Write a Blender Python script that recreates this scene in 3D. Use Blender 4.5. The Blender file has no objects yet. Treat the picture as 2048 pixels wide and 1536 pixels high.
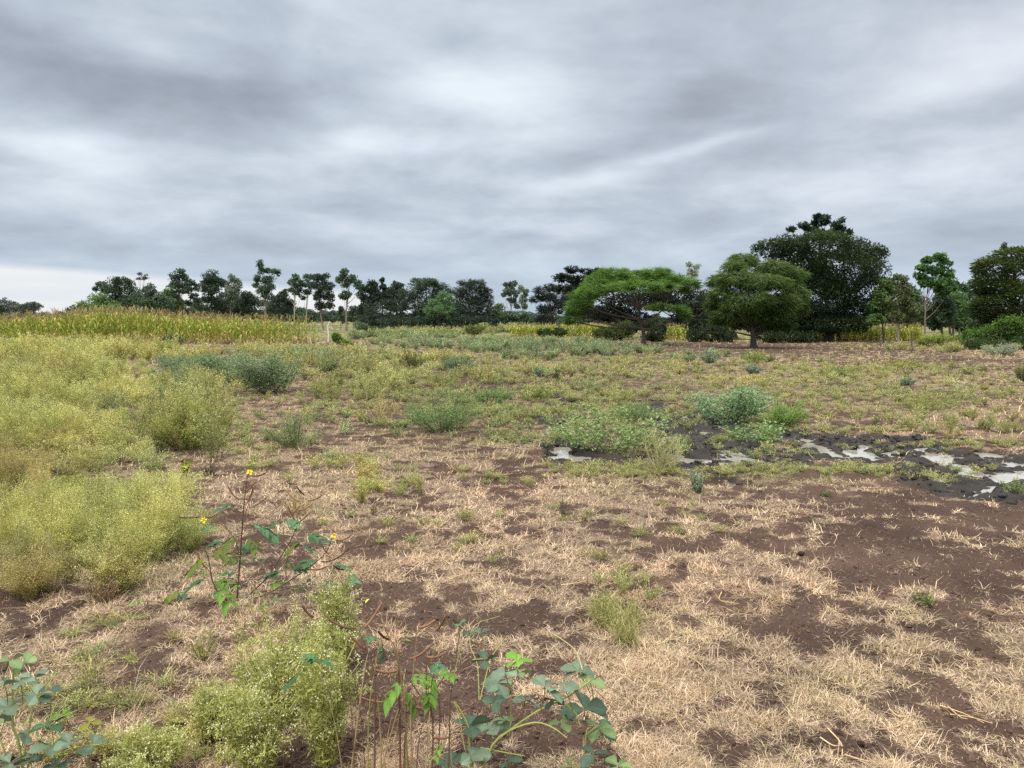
import bpy, math, random
import numpy as np

R = math.radians
SC = bpy.context.scene
COL = SC.collection
rng = np.random.default_rng(11)
random.seed(11)

# ------------------------------------------------------------------ camera
F, HZ, CX, CY, CH = 1547.0, 640.0, 1024.0, 768.0, 1.6       # photo pixels, eye height in metres
TH = math.atan((CY - HZ) / F)
cam = bpy.data.cameras.new("camera")
cam.sensor_width = 36.0
cam.lens = 36.0 * F / 2048.0
cam.clip_start = 0.05
cam.clip_end = 6000
cam_ob = bpy.data.objects.new("camera", cam)
COL.objects.link(cam_ob)
cam_ob.location = (0, 0, CH)
cam_ob.rotation_euler = (R(90) - TH, 0, 0)
SC.camera = cam_ob
SC.view_settings.view_transform = 'Standard'
SC.view_settings.look = 'None'
SC.view_settings.exposure = 0.8
SC.view_settings.gamma = 1.0
SC.view_settings.use_curve_mapping = False
SC.cycles.max_bounces = 6
SC.cycles.diffuse_bounces = 3
SC.cycles.glossy_bounces = 2
SC.cycles.transmission_bounces = 3
SC.cycles.use_denoising = False

# ------------------------------------------------------------------ sun and sky
SUN_EL, SUN_AZ = R(60), R(218)                               # behind the cloud, high behind the left shoulder
sl = bpy.data.lights.new("sun", 'SUN')
sl.energy = 1.6
sl.angle = R(25)
sl.color = (1.0, 0.95, 0.88)
so = bpy.data.objects.new("sun", sl)
COL.objects.link(so)
so.location = (-20, -25, 60)
so.rotation_euler = (R(90) - SUN_EL, 0, -SUN_AZ + R(180))


def ray(px, py):
    c, s = (px - CX) / F, -(py - CY) / F
    return np.array([c, math.cos(TH) + s * math.sin(TH), -math.sin(TH) + s * math.cos(TH)])


class N:
    """tiny node-expression helper"""
    def __init__(self, nt):
        self.nt = nt

    def new(self, t, **kw):
        n = self.nt.nodes.new(t)
        for k, v in kw.items():
            setattr(n, k, v)
        return n

    def put(self, sock, v):
        if isinstance(v, bpy.types.NodeSocket):
            self.nt.links.new(v, sock)
        else:
            sock.default_value = v

    def m(self, op, a, b=None, c=None, clamp=False):
        n = self.new('ShaderNodeMath', operation=op, use_clamp=clamp)
        self.put(n.inputs[0], a)
        if b is not None:
            self.put(n.inputs[1], b)
        if c is not None:
            self.put(n.inputs[2], c)
        return n.outputs[0]

    def noise(self, vec, scale, detail=4, rough=0.5, dist=0.0):
        n = self.new('ShaderNodeTexNoise')
        self.put(n.inputs['Vector'], vec)
        n.inputs['Scale'].default_value = scale
        n.inputs['Detail'].default_value = detail
        n.inputs['Roughness'].default_value = rough
        n.inputs['Distortion'].default_value = dist
        return n.outputs['Fac']

    def ramp(self, fac, stops):
        n = self.new('ShaderNodeValToRGB')
        cr = n.color_ramp
        while len(cr.elements) < len(stops):
            cr.elements.new(0.5)
        for e, (p, c) in zip(cr.elements, stops):
            e.position = p
            e.color = (*c, 1)
        self.put(n.inputs[0], fac)
        return n.outputs[0]

    def mix(self, fac, a, b, blend='MIX'):
        n = self.new('ShaderNodeMix', data_type='RGBA', blend_type=blend)
        self.put(n.inputs[0], fac)
        for i, v in ((6, a), (7, b)):
            if isinstance(v, tuple):
                v = (*v, 1)[:4]
            self.put(n.inputs[i], v)
        return n.outputs[2]


def build_world():
    w = bpy.data.worlds.new("World")
    SC.world = w
    w.use_nodes = True
    nt = w.node_tree
    nt.nodes.clear()
    n = N(nt)
    out = n.new('ShaderNodeOutputWorld')
    tc = n.new('ShaderNodeTexCoord')
    sep = n.new('ShaderNodeSeparateXYZ')
    nt.links.new(tc.outputs['Generated'], sep.inputs[0])
    x, y, z = sep.outputs
    az = n.m('ARCTAN2', x, y)
    el = n.m('ARCSINE', z)
    zz = n.m('ADD', n.m('MAXIMUM', z, 0.0), 0.20)
    cmb = n.new('ShaderNodeCombineXYZ')                     # cloud layer seen from below
    n.put(cmb.inputs[0], n.m('DIVIDE', x, zz))
    n.put(cmb.inputs[1], n.m('DIVIDE', y, zz))
    cp = cmb.outputs[0]
    n1 = n.noise(cp, 1.25, 6, 0.55, 0.35)
    n2 = n.noise(cp, 3.6, 5, 0.6, 0.25)
    cm2 = n.new('ShaderNodeCombineXYZ')                     # long flat streaks low down
    n.put(cm2.inputs[0], n.m('MULTIPLY', az, 2.2))
    n.put(cm2.inputs[1], n.m('MULTIPLY', el, 17.0))
    n3 = n.noise(cm2.outputs[0], 1.0, 4, 0.5, 0.4)
    low = n.m('MULTIPLY', el, 4.0, clamp=True)
    b = n.m('ADD', 0.60, n.m('MULTIPLY', n.m('SUBTRACT', n1, 0.5), 1.1))
    b = n.m('ADD', b, n.m('MULTIPLY', n.m('SUBTRACT', n2, 0.5), 0.42))
    b = n.m('ADD', b, n.m('MULTIPLY', n.m('SUBTRACT', n3, 0.5), 0.32))
    wx = n.m('MULTIPLY', n.m('SUBTRACT', n.noise(cp, 0.9, 3, 0.5), 0.5), 0.16)
    wy = n.m('MULTIPLY', n.m('SUBTRACT', n.noise(cp, 1.3, 3, 0.5), 0.45), 0.08)
    azw, elw = n.m('ADD', az, wx), n.m('ADD', el, wy)
    blobs = [  # px, py, half width, half height, tilt (px), amount
        (60, 90, 330, 70, 0.16, -0.34), (430, 150, 170, 85, -0.12, -0.36), (250, 190, 260, 50, 0.1, -0.18),
        (560, 210, 130, 40, 0.25, -0.16), (190, 30, 200, 30, 0.05, 0.12), (140, 285, 160, 40, 0.06, 0.26),
        (900, 170, 180, 60, 0.25, 0.30), (740, 290, 190, 35, 0.02, 0.34), (1050, 130, 120, 80, -0.1, 0.26),
        (600, 90, 140, 40, 0.1, 0.1), (1250, 260, 230, 60, -0.35, -0.24), (1430, 230, 200, 45, -0.15, -0.15),
        (1900, 210, 230, 38, -0.2, -0.24), (1950, 110, 160, 60, -0.2, 0.22), (1160, 355, 130, 28, -0.14, 0.34),
        (1420, 290, 160, 14, -0.22, 0.20), (1000, 330, 250, 30, 0, -0.12), (250, 480, 400, 35, 0.05, -0.16),
        (1150, 450, 160, 18, 0.0, 0.14), (1700, 330, 300, 30, -0.1, 0.08), (750, 440, 500, 40, 0, -0.07),
        (1680, 40, 150, 40, -0.2, -0.10),
    ]
    for px, py, hw, hh, tilt, amt in blobs:
        r = ray(px, py)
        r /= np.linalg.norm(r)
        a0, e0 = math.atan2(r[0], r[1]), math.asin(r[2])
        da = n.m('SUBTRACT', azw, a0)
        de = n.m('ADD', n.m('SUBTRACT', elw, e0), n.m('MULTIPLY', da, tilt))
        q = n.m('ADD', n.m('POWER', n.m('ABSOLUTE', n.m('DIVIDE', da, hw / F)), 2.0),
                n.m('POWER', n.m('ABSOLUTE', n.m('DIVIDE', de, hh / F)), 2.0))
        g = n.m('MULTIPLY', n.m('EXPONENT', n.m('MULTIPLY', q, -1.0)), amt * (0.95 if amt > 0 else 0.72))
        b = n.m('ADD', b, g)
    cloud = n.ramp(b, [(0.0, (0.22, 0.255, 0.315)), (0.30, (0.35, 0.39, 0.455)), (0.55, (0.48, 0.54, 0.62)),
                       (0.8, (0.655, 0.72, 0.795)), (1.0, (0.76, 0.84, 0.90))])
    warm = n.m('MULTIPLY', n.m('ADD', az, 0.0), 1.2, clamp=True)
    cloud = n.mix(n.m('MULTIPLY', warm, n.m('MULTIPLY', low, 0.35)), cloud, (1.10, 0.98, 0.97), 'MULTIPLY')
    # bluish band above the horizon, white break in the cloud low on the left
    hb = n.m('EXPONENT', n.m('MULTIPLY', n.m('POWER', n.m('DIVIDE', el, 0.085), 2.0), -1.0))
    cloud = n.mix(n.m('MULTIPLY', hb, 0.65), cloud, (0.46, 0.57, 0.70))
    edge = n.m('ADD', 0.062, n.m('MULTIPLY', n.m('ADD', az, 0.58), -0.055))
    edge = n.m('ADD', edge, n.m('MULTIPLY', n.m('SUBTRACT', n3, 0.5), 0.02))
    brk = n.m('DIVIDE', n.m('SUBTRACT', edge, el), 0.010, clamp=True)
    fall = n.m('MULTIPLY', n.m('SUBTRACT', 0.02, az), 6.0, clamp=True)
    wht = n.ramp(n.noise(cm2.outputs[0], 1.7, 3, 0.5), [(0.3, (0.66, 0.72, 0.79)), (0.6, (0.80, 0.82, 0.83))])
    cloud = n.mix(n.m('MULTIPLY', brk, fall), cloud, wht)
    # an overcast sky is brightest overhead
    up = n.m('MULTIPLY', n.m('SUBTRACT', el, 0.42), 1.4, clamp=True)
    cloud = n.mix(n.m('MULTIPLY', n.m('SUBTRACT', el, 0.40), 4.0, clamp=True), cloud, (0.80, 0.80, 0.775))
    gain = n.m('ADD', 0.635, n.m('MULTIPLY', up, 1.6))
    sky = n.new('ShaderNodeTexSky', sky_type='NISHITA')
    sky.sun_disc = False
    sky.sun_elevation = SUN_EL
    sky.sun_rotation = SUN_AZ
    bg1 = n.new('ShaderNodeBackground')
    nt.links.new(sky.outputs[0], bg1.inputs[0])
    bg1.inputs[1].default_value = 0.06
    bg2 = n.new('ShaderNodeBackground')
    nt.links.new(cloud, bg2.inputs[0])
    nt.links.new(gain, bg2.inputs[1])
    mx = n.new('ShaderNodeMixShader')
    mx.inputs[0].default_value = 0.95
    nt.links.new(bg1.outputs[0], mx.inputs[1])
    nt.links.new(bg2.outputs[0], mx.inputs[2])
    nt.links.new(mx.outputs[0], out.inputs[0])


build_world()


# ------------------------------------------------------------------ numeric helpers
def srgb(r, g, b, k=1.0):
    o = []
    for c in (r, g, b):
        c /= 255.0
        o.append((c / 12.92 if c <= 0.04045 else ((c + 0.055) / 1.055) ** 2.4) * k)
    return np.array(o)


def _hash(ix, iy, iz, seed):
    h = (ix * 374761393 + iy * 668265263 + iz * 2147483647 + seed * 974711) & 0xffffffff
    h = ((h ^ (h >> 13)) * 1274126177) & 0xffffffff
    h = ((h ^ (h >> 16)) * 2246822519) & 0xffffffff
    return ((h ^ (h >> 15)) & 0xffffff) / float(0xffffff)


def vnoise(x, y, z=None, seed=0):
    x = np.asarray(x, float)
    y = np.asarray(y, float)
    ix, iy = np.floor(x).astype(np.int64), np.floor(y).astype(np.int64)
    fx, fy = x - ix, y - iy
    fx, fy = fx * fx * (3 - 2 * fx), fy * fy * (3 - 2 * fy)

    def plane(iz):
        a = _hash(ix, iy, iz, seed) * (1 - fx) + _hash(ix + 1, iy, iz, seed) * fx
        b = _hash(ix, iy + 1, iz, seed) * (1 - fx) + _hash(ix + 1, iy + 1, iz, seed) * fx
        return a * (1 - fy) + b * fy
    if z is None:
        return plane(0)
    z = np.asarray(z, float)
    iz = np.floor(z).astype(np.int64)
    fz = z - iz
    fz = fz * fz * (3 - 2 * fz)
    return plane(iz) * (1 - fz) + plane(iz + 1) * fz


def fbm(x, y, z=None, octv=4, seed=0, gain=0.5):
    s, a, t = 0.0, 1.0, 0.0
    x, y = np.asarray(x, float), np.asarray(y, float)
    for o in range(octv):
        k = 2.03 ** o
        c, d = math.cos(o * 1.1), math.sin(o * 1.1)
        s = s + a * vnoise((x * c - y * d) * k, (x * d + y * c) * k, None if z is None else np.asarray(z) * k, seed + o * 17)
        t += a
        a *= gain
    return s / t


def sstep(a, b, x):
    t = np.clip((x - a) / (b - a), 0, 1)
    return t * t * (3 - 2 * t)


def unit(n):
    v = rng.normal(size=(n, 3))
    return v / np.linalg.norm(v, axis=1)[:, None]


def norm(v):
    return v / np.maximum(np.linalg.norm(v, axis=-1, keepdims=True), 1e-9)


# ------------------------------------------------------------------ the lie of the land (positions taken from the flat view of it)
def pix(x, y, z=0.0):
    """where a point of the world lies in the photograph"""
    zc = z - CH
    dpt = y * math.cos(TH) - zc * math.sin(TH)
    u = y * math.sin(TH) + zc * math.cos(TH)
    dpt = np.maximum(dpt, 0.05)
    return CX + F * x / dpt, CY - F * u / dpt


def flat(px, py):
    r = ray(px, py)
    t = -CH / min(r[2], -1e-4)
    return r[0] * t, r[1] * t


def world_blobs(bl):
    """photo ellipses -> ellipses on the ground: centre, axes"""
    out = []
    for b in bl:
        px, py, rx, ry, amt = b[:5]
        tilt = b[5] if len(b) > 5 else 0.0
        out.append((px, py, rx, ry, amt, tilt))
    return out


def blobsum(bl, px, py, hard=1.0):
    s = np.zeros_like(px)
    for px0, py0, rx, ry, amt, tilt in world_blobs(bl):
        dx = px - px0
        dy = (py - py0 - dx * tilt) / ry
        q = (dx / rx) ** 2 + dy * dy
        m = q < 9
        s[m] += amt * np.exp(-(q[m] ** hard))
    return s


MUD = [(1420, 885, 105, 55, 1.0), (1640, 895, 75, 26, 1.0), (1780, 905, 110, 26, 1.1, .1), (1900, 925, 100, 30, 1.2, .15),
       (2010, 950, 90, 36, 1.2), (1130, 905, 45, 26, .9), (1130, 805, 45, 10, .9), (1300, 812, 40, 15, .9),
       (1090, 838, 100, 12, .6), (1480, 970, 55, 10, .9, .2), (1955, 985, 70, 18, 1.0), (1880, 965, 100, 20, .7),
       (980, 862, 60, 8, .6), (1370, 850, 60, 25, .8), (1560, 915, 70, 18, .7), (1010, 775, 60, 6, .5), (1240, 925, 80, 18, .5)]
POOL = [(1745, 930, 26, 4, .9), (1830, 938, 22, 5, .9, .2), (1560, 900, 20, 5, .8), (1520, 925, 24, 4, .9), (1300, 915, 22, 5, .9), (1280, 880, 14, 4, .8), (1440, 850, 16, 4, .8), (1850, 895, 24, 4, .8), (1330, 850, 16, 4, .8), (1628, 890, 26, 12, 1.0, .2), (1665, 908, 26, 8, 1.0, .3), (1722, 906, 38, 7, 1.0, .15), (1787, 905, 14, 7, 1.0), (1882, 918, 40, 14, 1.0, .25),
        (1925, 934, 34, 10, 1.0, .28), (2030, 948, 52, 14, 1.2, -.1), (1965, 984, 42, 8, 1.0, -.25), (1120, 902, 24, 11, 1.0),
        (1360, 902, 20, 16, 1.0), (1385, 920, 45, 8, 1.0), (1460, 922, 60, 8, .85), (1376, 885, 15, 5, 1.0),
        (1372, 833, 26, 4, 1.0), (1400, 842, 14, 5, 1.0), (1130, 806, 24, 4, 1.0), (1205, 870, 20, 5, .8), (1345, 872, 12, 4, 1.0),
        (1000, 866, 18, 4, .9), (1420, 868, 24, 4, .8), (1470, 966, 20, 4, .9), (1160, 912, 20, 5, .9), (1970, 902, 44, 6, .9, .1), (1250, 925, 30, 5, .7)]
SOIL = [(1720, 1100, 200, 60, .34), (1860, 1170, 190, 75, .36), (1500, 1240, 110, 50, .32), (1285, 1080, 90, 30, .4),
        (755, 1095, 85, 36, .40), (830, 1210, 90, 45, .34), (1000, 965, 70, 16, .3), (890, 945, 60, 14, .28), (1960, 1330, 120, 70, .34),
        (1600, 1300, 120, 40, .26), (1790, 1430, 160, 60, .26), (290, 1325, 55, 22, .5), (330, 1450, 50, 36, .4), (1790, 1000, 150, 26, .36),
        (1120, 1290, 60, 28, .34), (1090, 1490, 60, 40, .42), (1280, 790, 50, 12, .4), (1310, 775, 60, 8, .3), (1900, 725, 130, 9, .5),
        (1450, 702, 180, 10, .42), (1650, 705, 200, 10, .28), (1700, 770, 90, 7, .4), (1830, 790, 80, 6, .3), (1000, 772, 90, 10, .4), (1040, 1000, 70, 18, .26),
        (760, 860, 80, 8, .3), (1650, 815, 60, 10, .3), (260, 1020, 50, 20, .1), (1400, 1480, 60, 30, .2), (1650, 1480, 110, 30, .24),
        (1720, 845, 120, 14, .22), (560, 790, 60, 10, .2), (240, 970, 60, 14, .25), (1330, 1000, 60, 10, .12), (700, 1350, 60, 120, .2), (1950, 1050, 120, 40, .15)]
STRAW = [(1130, 1000, 190, 40, .3), (620, 990, 190, 60, .25), (1250, 1400, 170, 110, .22), (1350, 1170, 200, 40, .18), (1480, 1120, 120, 40, .16),
         (980, 1120, 150, 60, .16), (450, 1190, 170, 60, .25), (150, 1280, 200, 60, .2), (1700, 1220, 80, 30, .2), (1540, 1400, 60, 40, .2), (1950, 1510, 100, 40, .2),
         (1050, 730, 120, 15, .3), (560, 850, 130, 40, .2), (1900, 840, 200, 40, .2), (1750, 750, 300, 30, .2), (1400, 760, 150, 14, .2)]
GREEN = [(1000, 790, 420, 60, .3), (1600, 790, 420, 60, .3), (1450, 880, 200, 60, .6), (1000, 835, 230, 45, .9), (1250, 930, 220, 30, .8), (1560, 955, 230, 24, .9), (1850, 950, 120, 16, .4), (900, 800, 170, 40, .6),
         (1150, 720, 330, 30, .6), (1200, 780, 200, 26, .6), (750, 740, 200, 60, .7), (1000, 720, 500, 40, .35), (900, 900, 250, 40, .3), (700, 850, 140, 40, .25), (1700, 780, 420, 50, .35), (500, 900, 200, 60, .25),
         (1830, 740, 250, 30, .35), (1220, 1200, 80, 90, .3), (1600, 1000, 250, 24, .35), (200, 820, 300, 120, .6), (120, 1040, 220, 120, .6), (560, 1340, 200, 150, .35), (100, 1430, 200, 120, .45)]


def mud_at(x, y, px, py):
    wob = (fbm(x * 1.6, y * 1.6, octv=3, seed=5) - 0.5)
    m = blobsum(MUD, px + wob * 90, py + wob * 34 + (fbm(x * 3, y * 3, octv=2, seed=6) - .5) * 22)
    m = m * (.40 + 1.2 * fbm(x * 2.1, y * 2.1, octv=4, seed=16))
    return sstep(0.28, 0.56, m)


def land(x, y, detail=True):
    """height, mud mask"""
    x = np.asarray(x, float)
    y = np.asarray(y, float)
    px, py = pix(x, y)
    d = np.hypot(x, y)
    front = y > 1.0
    mud = np.where(front & (d < 30), mud_at(x, y, px, py), 0)
    und = (fbm(x * 0.25, y * 0.25, octv=3, seed=2) - 0.42) * 0.16 * sstep(9, 25, d)
    und = und + (fbm(x * 0.05, y * 0.05, octv=2, seed=3) - 0.4) * .5 * sstep(60, 160, d)
    z = np.maximum(und, 0.0) + (fbm(x * 1.1, y * 1.1, octv=3, seed=4) - 0.3) * 0.05
    # a low bank under the maize on the left
    z = z + 0.35 * np.exp(-(((x + 26) / 9) ** 2 + ((y - 54) / 9) ** 2))
    if detail:
        crumb = fbm(x * 22, y * 22, octv=2, seed=18) - .5
        z = z + ((fbm(x * 9, y * 9, octv=3, seed=8) - 0.5) * 0.036 + crumb * .016 * sstep(14, 5, d)) * (1 - mud)
        clod = fbm(x * 7.5, y * 7.5, octv=4, seed=9, gain=.6)
        cl2 = np.abs(fbm(x * 11, y * 11, octv=3, seed=19) - 0.5) * 2
        wob = (fbm(x * 5, y * 5, octv=3, seed=7) - 0.5)
        pool = np.where(front & (d < 30), np.clip(blobsum(POOL, px + wob * 30, py + wob * 12, 1.6), 0, 1), 0)
        big = fbm(x * 2.2, y * 2.2, octv=2, seed=29) - .5
        cl3 = sstep(.36, .66, fbm(x * 4.2, y * 4.2, octv=2, seed=61)) * (.6 + .8 * fbm(x * 9, y * 9, octv=2, seed=62))
        cl4 = fbm(x * 13, y * 13, octv=3, seed=63) - .45
        zm = -0.026 + cl3 * 0.055 + (clod - 0.44) * 0.07 + cl4 * .035 + big * .06 - pool * 0.085
        z = z * (1 - mud) + zm * mud
        return z, mud
    return z * (1 - mud), mud


def hz(x, y):
    z, _ = land(np.array([x]), np.array([y]))
    return float(z[0])


def ground(px, py):
    """the ground point seen at a photo pixel"""
    r = ray(px, py)
    z = 0.0
    for _ in range(4):
        t = (z - CH) / min(r[2], -2e-3)
        z, _m = land(np.array([r[0] * t]), np.array([r[1] * t]), False)
        z = float(z[0])
    return np.array([r[0] * t, r[1] * t, z])


def P(px, py, d):
    """the point of the ray through a pixel at d metres ahead"""
    r = ray(px, py)
    return np.array([0, 0, CH]) + r * (d / r[1])


# ------------------------------------------------------------------ mesh assembly
class Geo:
    def __init__(self):
        self.v, self.c, self.q, self.t, self.qm, self.tm, self.n = [], [], [], [], [], [], 0

    def add(self, v, q=None, t=None, col=(.5, .5, .5), mat=0):
        v = np.asarray(v, float).reshape(-1, 3)
        c = np.broadcast_to(np.asarray(col, float), v.shape)
        self.v.append(v)
        self.c.append(c)
        if q is not None and len(q):
            q = np.asarray(q).reshape(-1, 4) + self.n
            self.q.append(q)
            self.qm.append(np.full(len(q), mat))
        if t is not None and len(t):
            t = np.asarray(t).reshape(-1, 3) + self.n
            self.t.append(t)
            self.tm.append(np.full(len(t), mat))
        self.n += len(v)

    def arrays(self):
        v, c = np.concatenate(self.v), np.concatenate(self.c)
        q = np.concatenate(self.q) if self.q else np.zeros((0, 4), int)
        t = np.concatenate(self.t) if self.t else np.zeros((0, 3), int)
        return v, c, q, t

    def mesh(self, name, mats, smooth=False):
        v, c, q, t = self.arrays()
        me = bpy.data.meshes.new(name)
        me.vertices.add(len(v))
        me.vertices.foreach_set('co', v.astype(np.float32).ravel())
        me.loops.add(q.size + t.size)
        me.loops.foreach_set('vertex_index', np.concatenate([q.ravel(), t.ravel()]).astype(np.int32))
        me.polygons.add(len(q) + len(t))
        ls = np.concatenate([np.arange(len(q)) * 4, q.size + np.arange(len(t)) * 3]).astype(np.int32)
        me.polygons.foreach_set('loop_start', ls)
        mi = np.concatenate(self.qm + self.tm).astype(np.int32)
        me.polygons.foreach_set('material_index', mi)
        me.polygons.foreach_set('use_smooth', np.full(len(ls), smooth))
        a = me.attributes.new('Col', 'FLOAT_COLOR', 'POINT')
        a.data.foreach_set('color', np.concatenate([c, np.ones((len(c), 1))], 1).astype(np.float32).ravel())
        for m in (mats if isinstance(mats, (list, tuple)) else [mats]):
            me.materials.append(m)
        me.update(calc_edges=True)
        return me

    def obj(self, name, mats, parent=None, smooth=False, loc=None):
        """link as one object; loc: world point that becomes the object's origin"""
        if parent is not None:
            off = np.array(parent.location)
        elif loc is not None:
            off = np.array(loc)
        else:
            off = np.zeros(3)
        self.v = [v - off for v in self.v]
        o = bpy.data.objects.new(name, self.mesh(name, mats, smooth))
        COL.objects.link(o)
        if parent is not None:
            o.parent = parent
        else:
            o.location = off
        return o


def tag(o, label=None, cat=None, group=None, kind=None):
    for k, v in (('label', label), ('category', cat), ('group', group), ('kind', kind)):
        if v:
            o[k] = v
    return o


def thing(name, loc, label, cat, group=None):
    o = bpy.data.objects.new(name, None)
    o.empty_display_size = 0.2
    COL.objects.link(o)
    o.location = loc
    return tag(o, label, cat, group)


def tube(g, pts, rad, k=5, col=(.2, .15, .1), mat=0, cvar=0.0):
    pts = np.asarray(pts, float)
    n = len(pts)
    rad = np.broadcast_to(np.asarray(rad, float), (n,))
    tan = norm(np.gradient(pts, axis=0))
    ref = np.where(np.abs(tan[:, 2:3]) > 0.9, np.array([[1., 0, 0]]), np.array([[0, 0, 1.]]))
    ref = np.broadcast_to(ref[n // 2], (n, 3))
    s = norm(np.cross(tan, ref))
    u = np.cross(s, tan)
    a = np.arange(k) / k * 2 * math.pi
    v = pts[:, None] + rad[:, None, None] * (np.cos(a)[None, :, None] * s[:, None] + np.sin(a)[None, :, None] * u[:, None])
    q = []
    for i in range(n - 1):
        for j in range(k):
            q.append((i * k + j, i * k + (j + 1) % k, (i + 1) * k + (j + 1) % k, (i + 1) * k + j))
    c = np.asarray(col) * (1 + cvar * rng.uniform(-1, 1, (n * k, 1)))
    g.add(v.reshape(-1, 3), q=q, col=c, mat=mat)


def curve(pts, n=10):
    """smooth path through the points (Catmull-Rom)"""
    p = np.asarray(pts, float)
    if len(p) == 2:
        t = np.linspace(0, 1, n)[:, None]
        return p[0] * (1 - t) + p[1] * t
    p = np.vstack([2 * p[0] - p[1], p, 2 * p[-1] - p[-2]])
    out = []
    seg = len(p) - 3
    m = max(2, n // seg)
    for i in range(seg):
        a, b, c, d = p[i:i + 4]
        for t in np.linspace(0, 1, m, endpoint=False):
            out.append(0.5 * (2 * b + (c - a) * t + (2 * a - 5 * b + 4 * c - d) * t * t + (-a + 3 * b - 3 * c + d) * t ** 3))
    out.append(p[-2])
    return np.array(out)


def cards(g, cen, dr, length, width, col, fold=0.25, mat=0):
    """diamond leaves: one quad each"""
    n = len(cen)
    dr = norm(dr)
    side = norm(np.cross(dr, unit(n)))
    up = np.cross(side, dr)
    L = np.broadcast_to(np.asarray(length, float), (n,))[:, None]
    W = np.broadcast_to(np.asarray(width, float), (n,))[:, None]
    v = np.stack([cen - dr * L * .5, cen + side * W * .5 + up * W * fold, cen + dr * L * .5, cen - side * W * .5 + up * W * fold], 1)
    q = np.arange(n * 4).reshape(n, 4)
    col = np.broadcast_to(np.asarray(col, float), (n, 3))
    g.add(v.reshape(-1, 3), q=q, col=np.repeat(col, 4, 0), mat=mat)


def stamp(g, proto, pos, rz, sc, tint=None, tilt=0.0, szz=None):
    """many copies of a small template in one mesh (for ground cover nobody could count)"""
    v, c, q, t = proto
    K, n = len(pos), len(v)
    cz, sz_ = np.cos(rz)[:, None], np.sin(rz)[:, None]
    vx = (v[None, :, 0] * cz - v[None, :, 1] * sz_) * sc[:, None]
    vy = (v[None, :, 0] * sz_ + v[None, :, 1] * cz) * sc[:, None]
    vz = v[None, :, 2] * (sc if szz is None else szz)[:, None]
    if tilt:
        tx, ty = rng.normal(0, tilt, (2, K, 1))
        vx, vy = vx + tx * vz, vy + ty * vz
    vv = np.stack([vx, vy, vz], -1) + pos[:, None, :]
    cc = np.broadcast_to(c[None], (K, n, 3))
    if tint is not None:
        cc = cc * tint[:, None, :]
    off = (np.arange(K) * n)[:, None, None]
    g.add(vv.reshape(-1, 3), q=(q[None] + off).reshape(-1, 4) if len(q) else None,
          t=(t[None] + off).reshape(-1, 3) if len(t) else None, col=cc.reshape(-1, 3))


# ------------------------------------------------------------------ materials
def leaf_mat(name, transl=0.25, rough=0.6, var=0.3, vscale=3.0, spec=0.3):
    m = bpy.data.materials.new(name)
    m.use_nodes = True
    nt = m.node_tree
    nt.nodes.clear()
    n = N(nt)
    at = n.new('ShaderNodeAttribute', attribute_name='Col')
    geo = n.new('ShaderNodeNewGeometry')
    f = n.noise(geo.outputs['Position'], vscale, 3, 0.6)
    k = n.m('ADD', 1.0 - var / 2, n.m('MULTIPLY', f, var))
    oi = n.new('ShaderNodeObjectInfo')
    k = n.m('MULTIPLY', k, n.m('ADD', 0.92, n.m('MULTIPLY', oi.outputs['Random'], 0.16)))
    vm = n.new('ShaderNodeVectorMath', operation='SCALE')
    nt.links.new(at.outputs['Color'], vm.inputs[0])
    nt.links.new(k, vm.inputs['Scale'])
    pb = n.new('ShaderNodeBsdfPrincipled')
    nt.links.new(vm.outputs[0], pb.inputs['Base Color'])
    pb.inputs['Roughness'].default_value = rough
    pb.inputs['Specular IOR Level'].default_value = spec
    out = n.new('ShaderNodeOutputMaterial')
    if transl:
        tr = n.new('ShaderNodeBsdfTranslucent')
        nt.links.new(vm.outputs[0], tr.inputs[0])
        mx = n.new('ShaderNodeMixShader')
        mx.inputs[0].default_value = transl
        nt.links.new(pb.outputs[0], mx.inputs[1])
        nt.links.new(tr.outputs[0], mx.inputs[2])
        nt.links.new(mx.outputs[0], out.inputs[0])
    else:
        nt.links.new(pb.outputs[0], out.inputs[0])
    return m


def bark_mat(name):
    m = bpy.data.materials.new(name)
    m.use_nodes = True
    nt = m.node_tree
    nt.nodes.clear()
    n = N(nt)
    at = n.new('ShaderNodeAttribute', attribute_name='Col')
    geo = n.new('ShaderNodeNewGeometry')
    mp = n.new('ShaderNodeMapping')
    mp.inputs['Scale'].default_value = (9, 9, 2)
    nt.links.new(geo.outputs['Position'], mp.inputs[0])
    f = n.noise(mp.outputs[0], 2.0, 5, 0.65)
    vm = n.new('ShaderNodeVectorMath', operation='SCALE')
    nt.links.new(at.outputs['Color'], vm.inputs[0])
    nt.links.new(n.m('ADD', 0.55, n.m('MULTIPLY', f, 0.9)), vm.inputs['Scale'])
    pb = n.new('ShaderNodeBsdfPrincipled')
    nt.links.new(vm.outputs[0], pb.inputs['Base Color'])
    pb.inputs['Roughness'].default_value = 0.9
    bp = n.new('ShaderNodeBump')
    bp.inputs['Strength'].default_value = 0.6
    bp.inputs['Distance'].default_value = 0.02
    nt.links.new(f, bp.inputs['Height'])
    nt.links.new(bp.outputs[0], pb.inputs['Normal'])
    out = n.new('ShaderNodeOutputMaterial')
    nt.links.new(pb.outputs[0], out.inputs[0])
    return m


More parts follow.
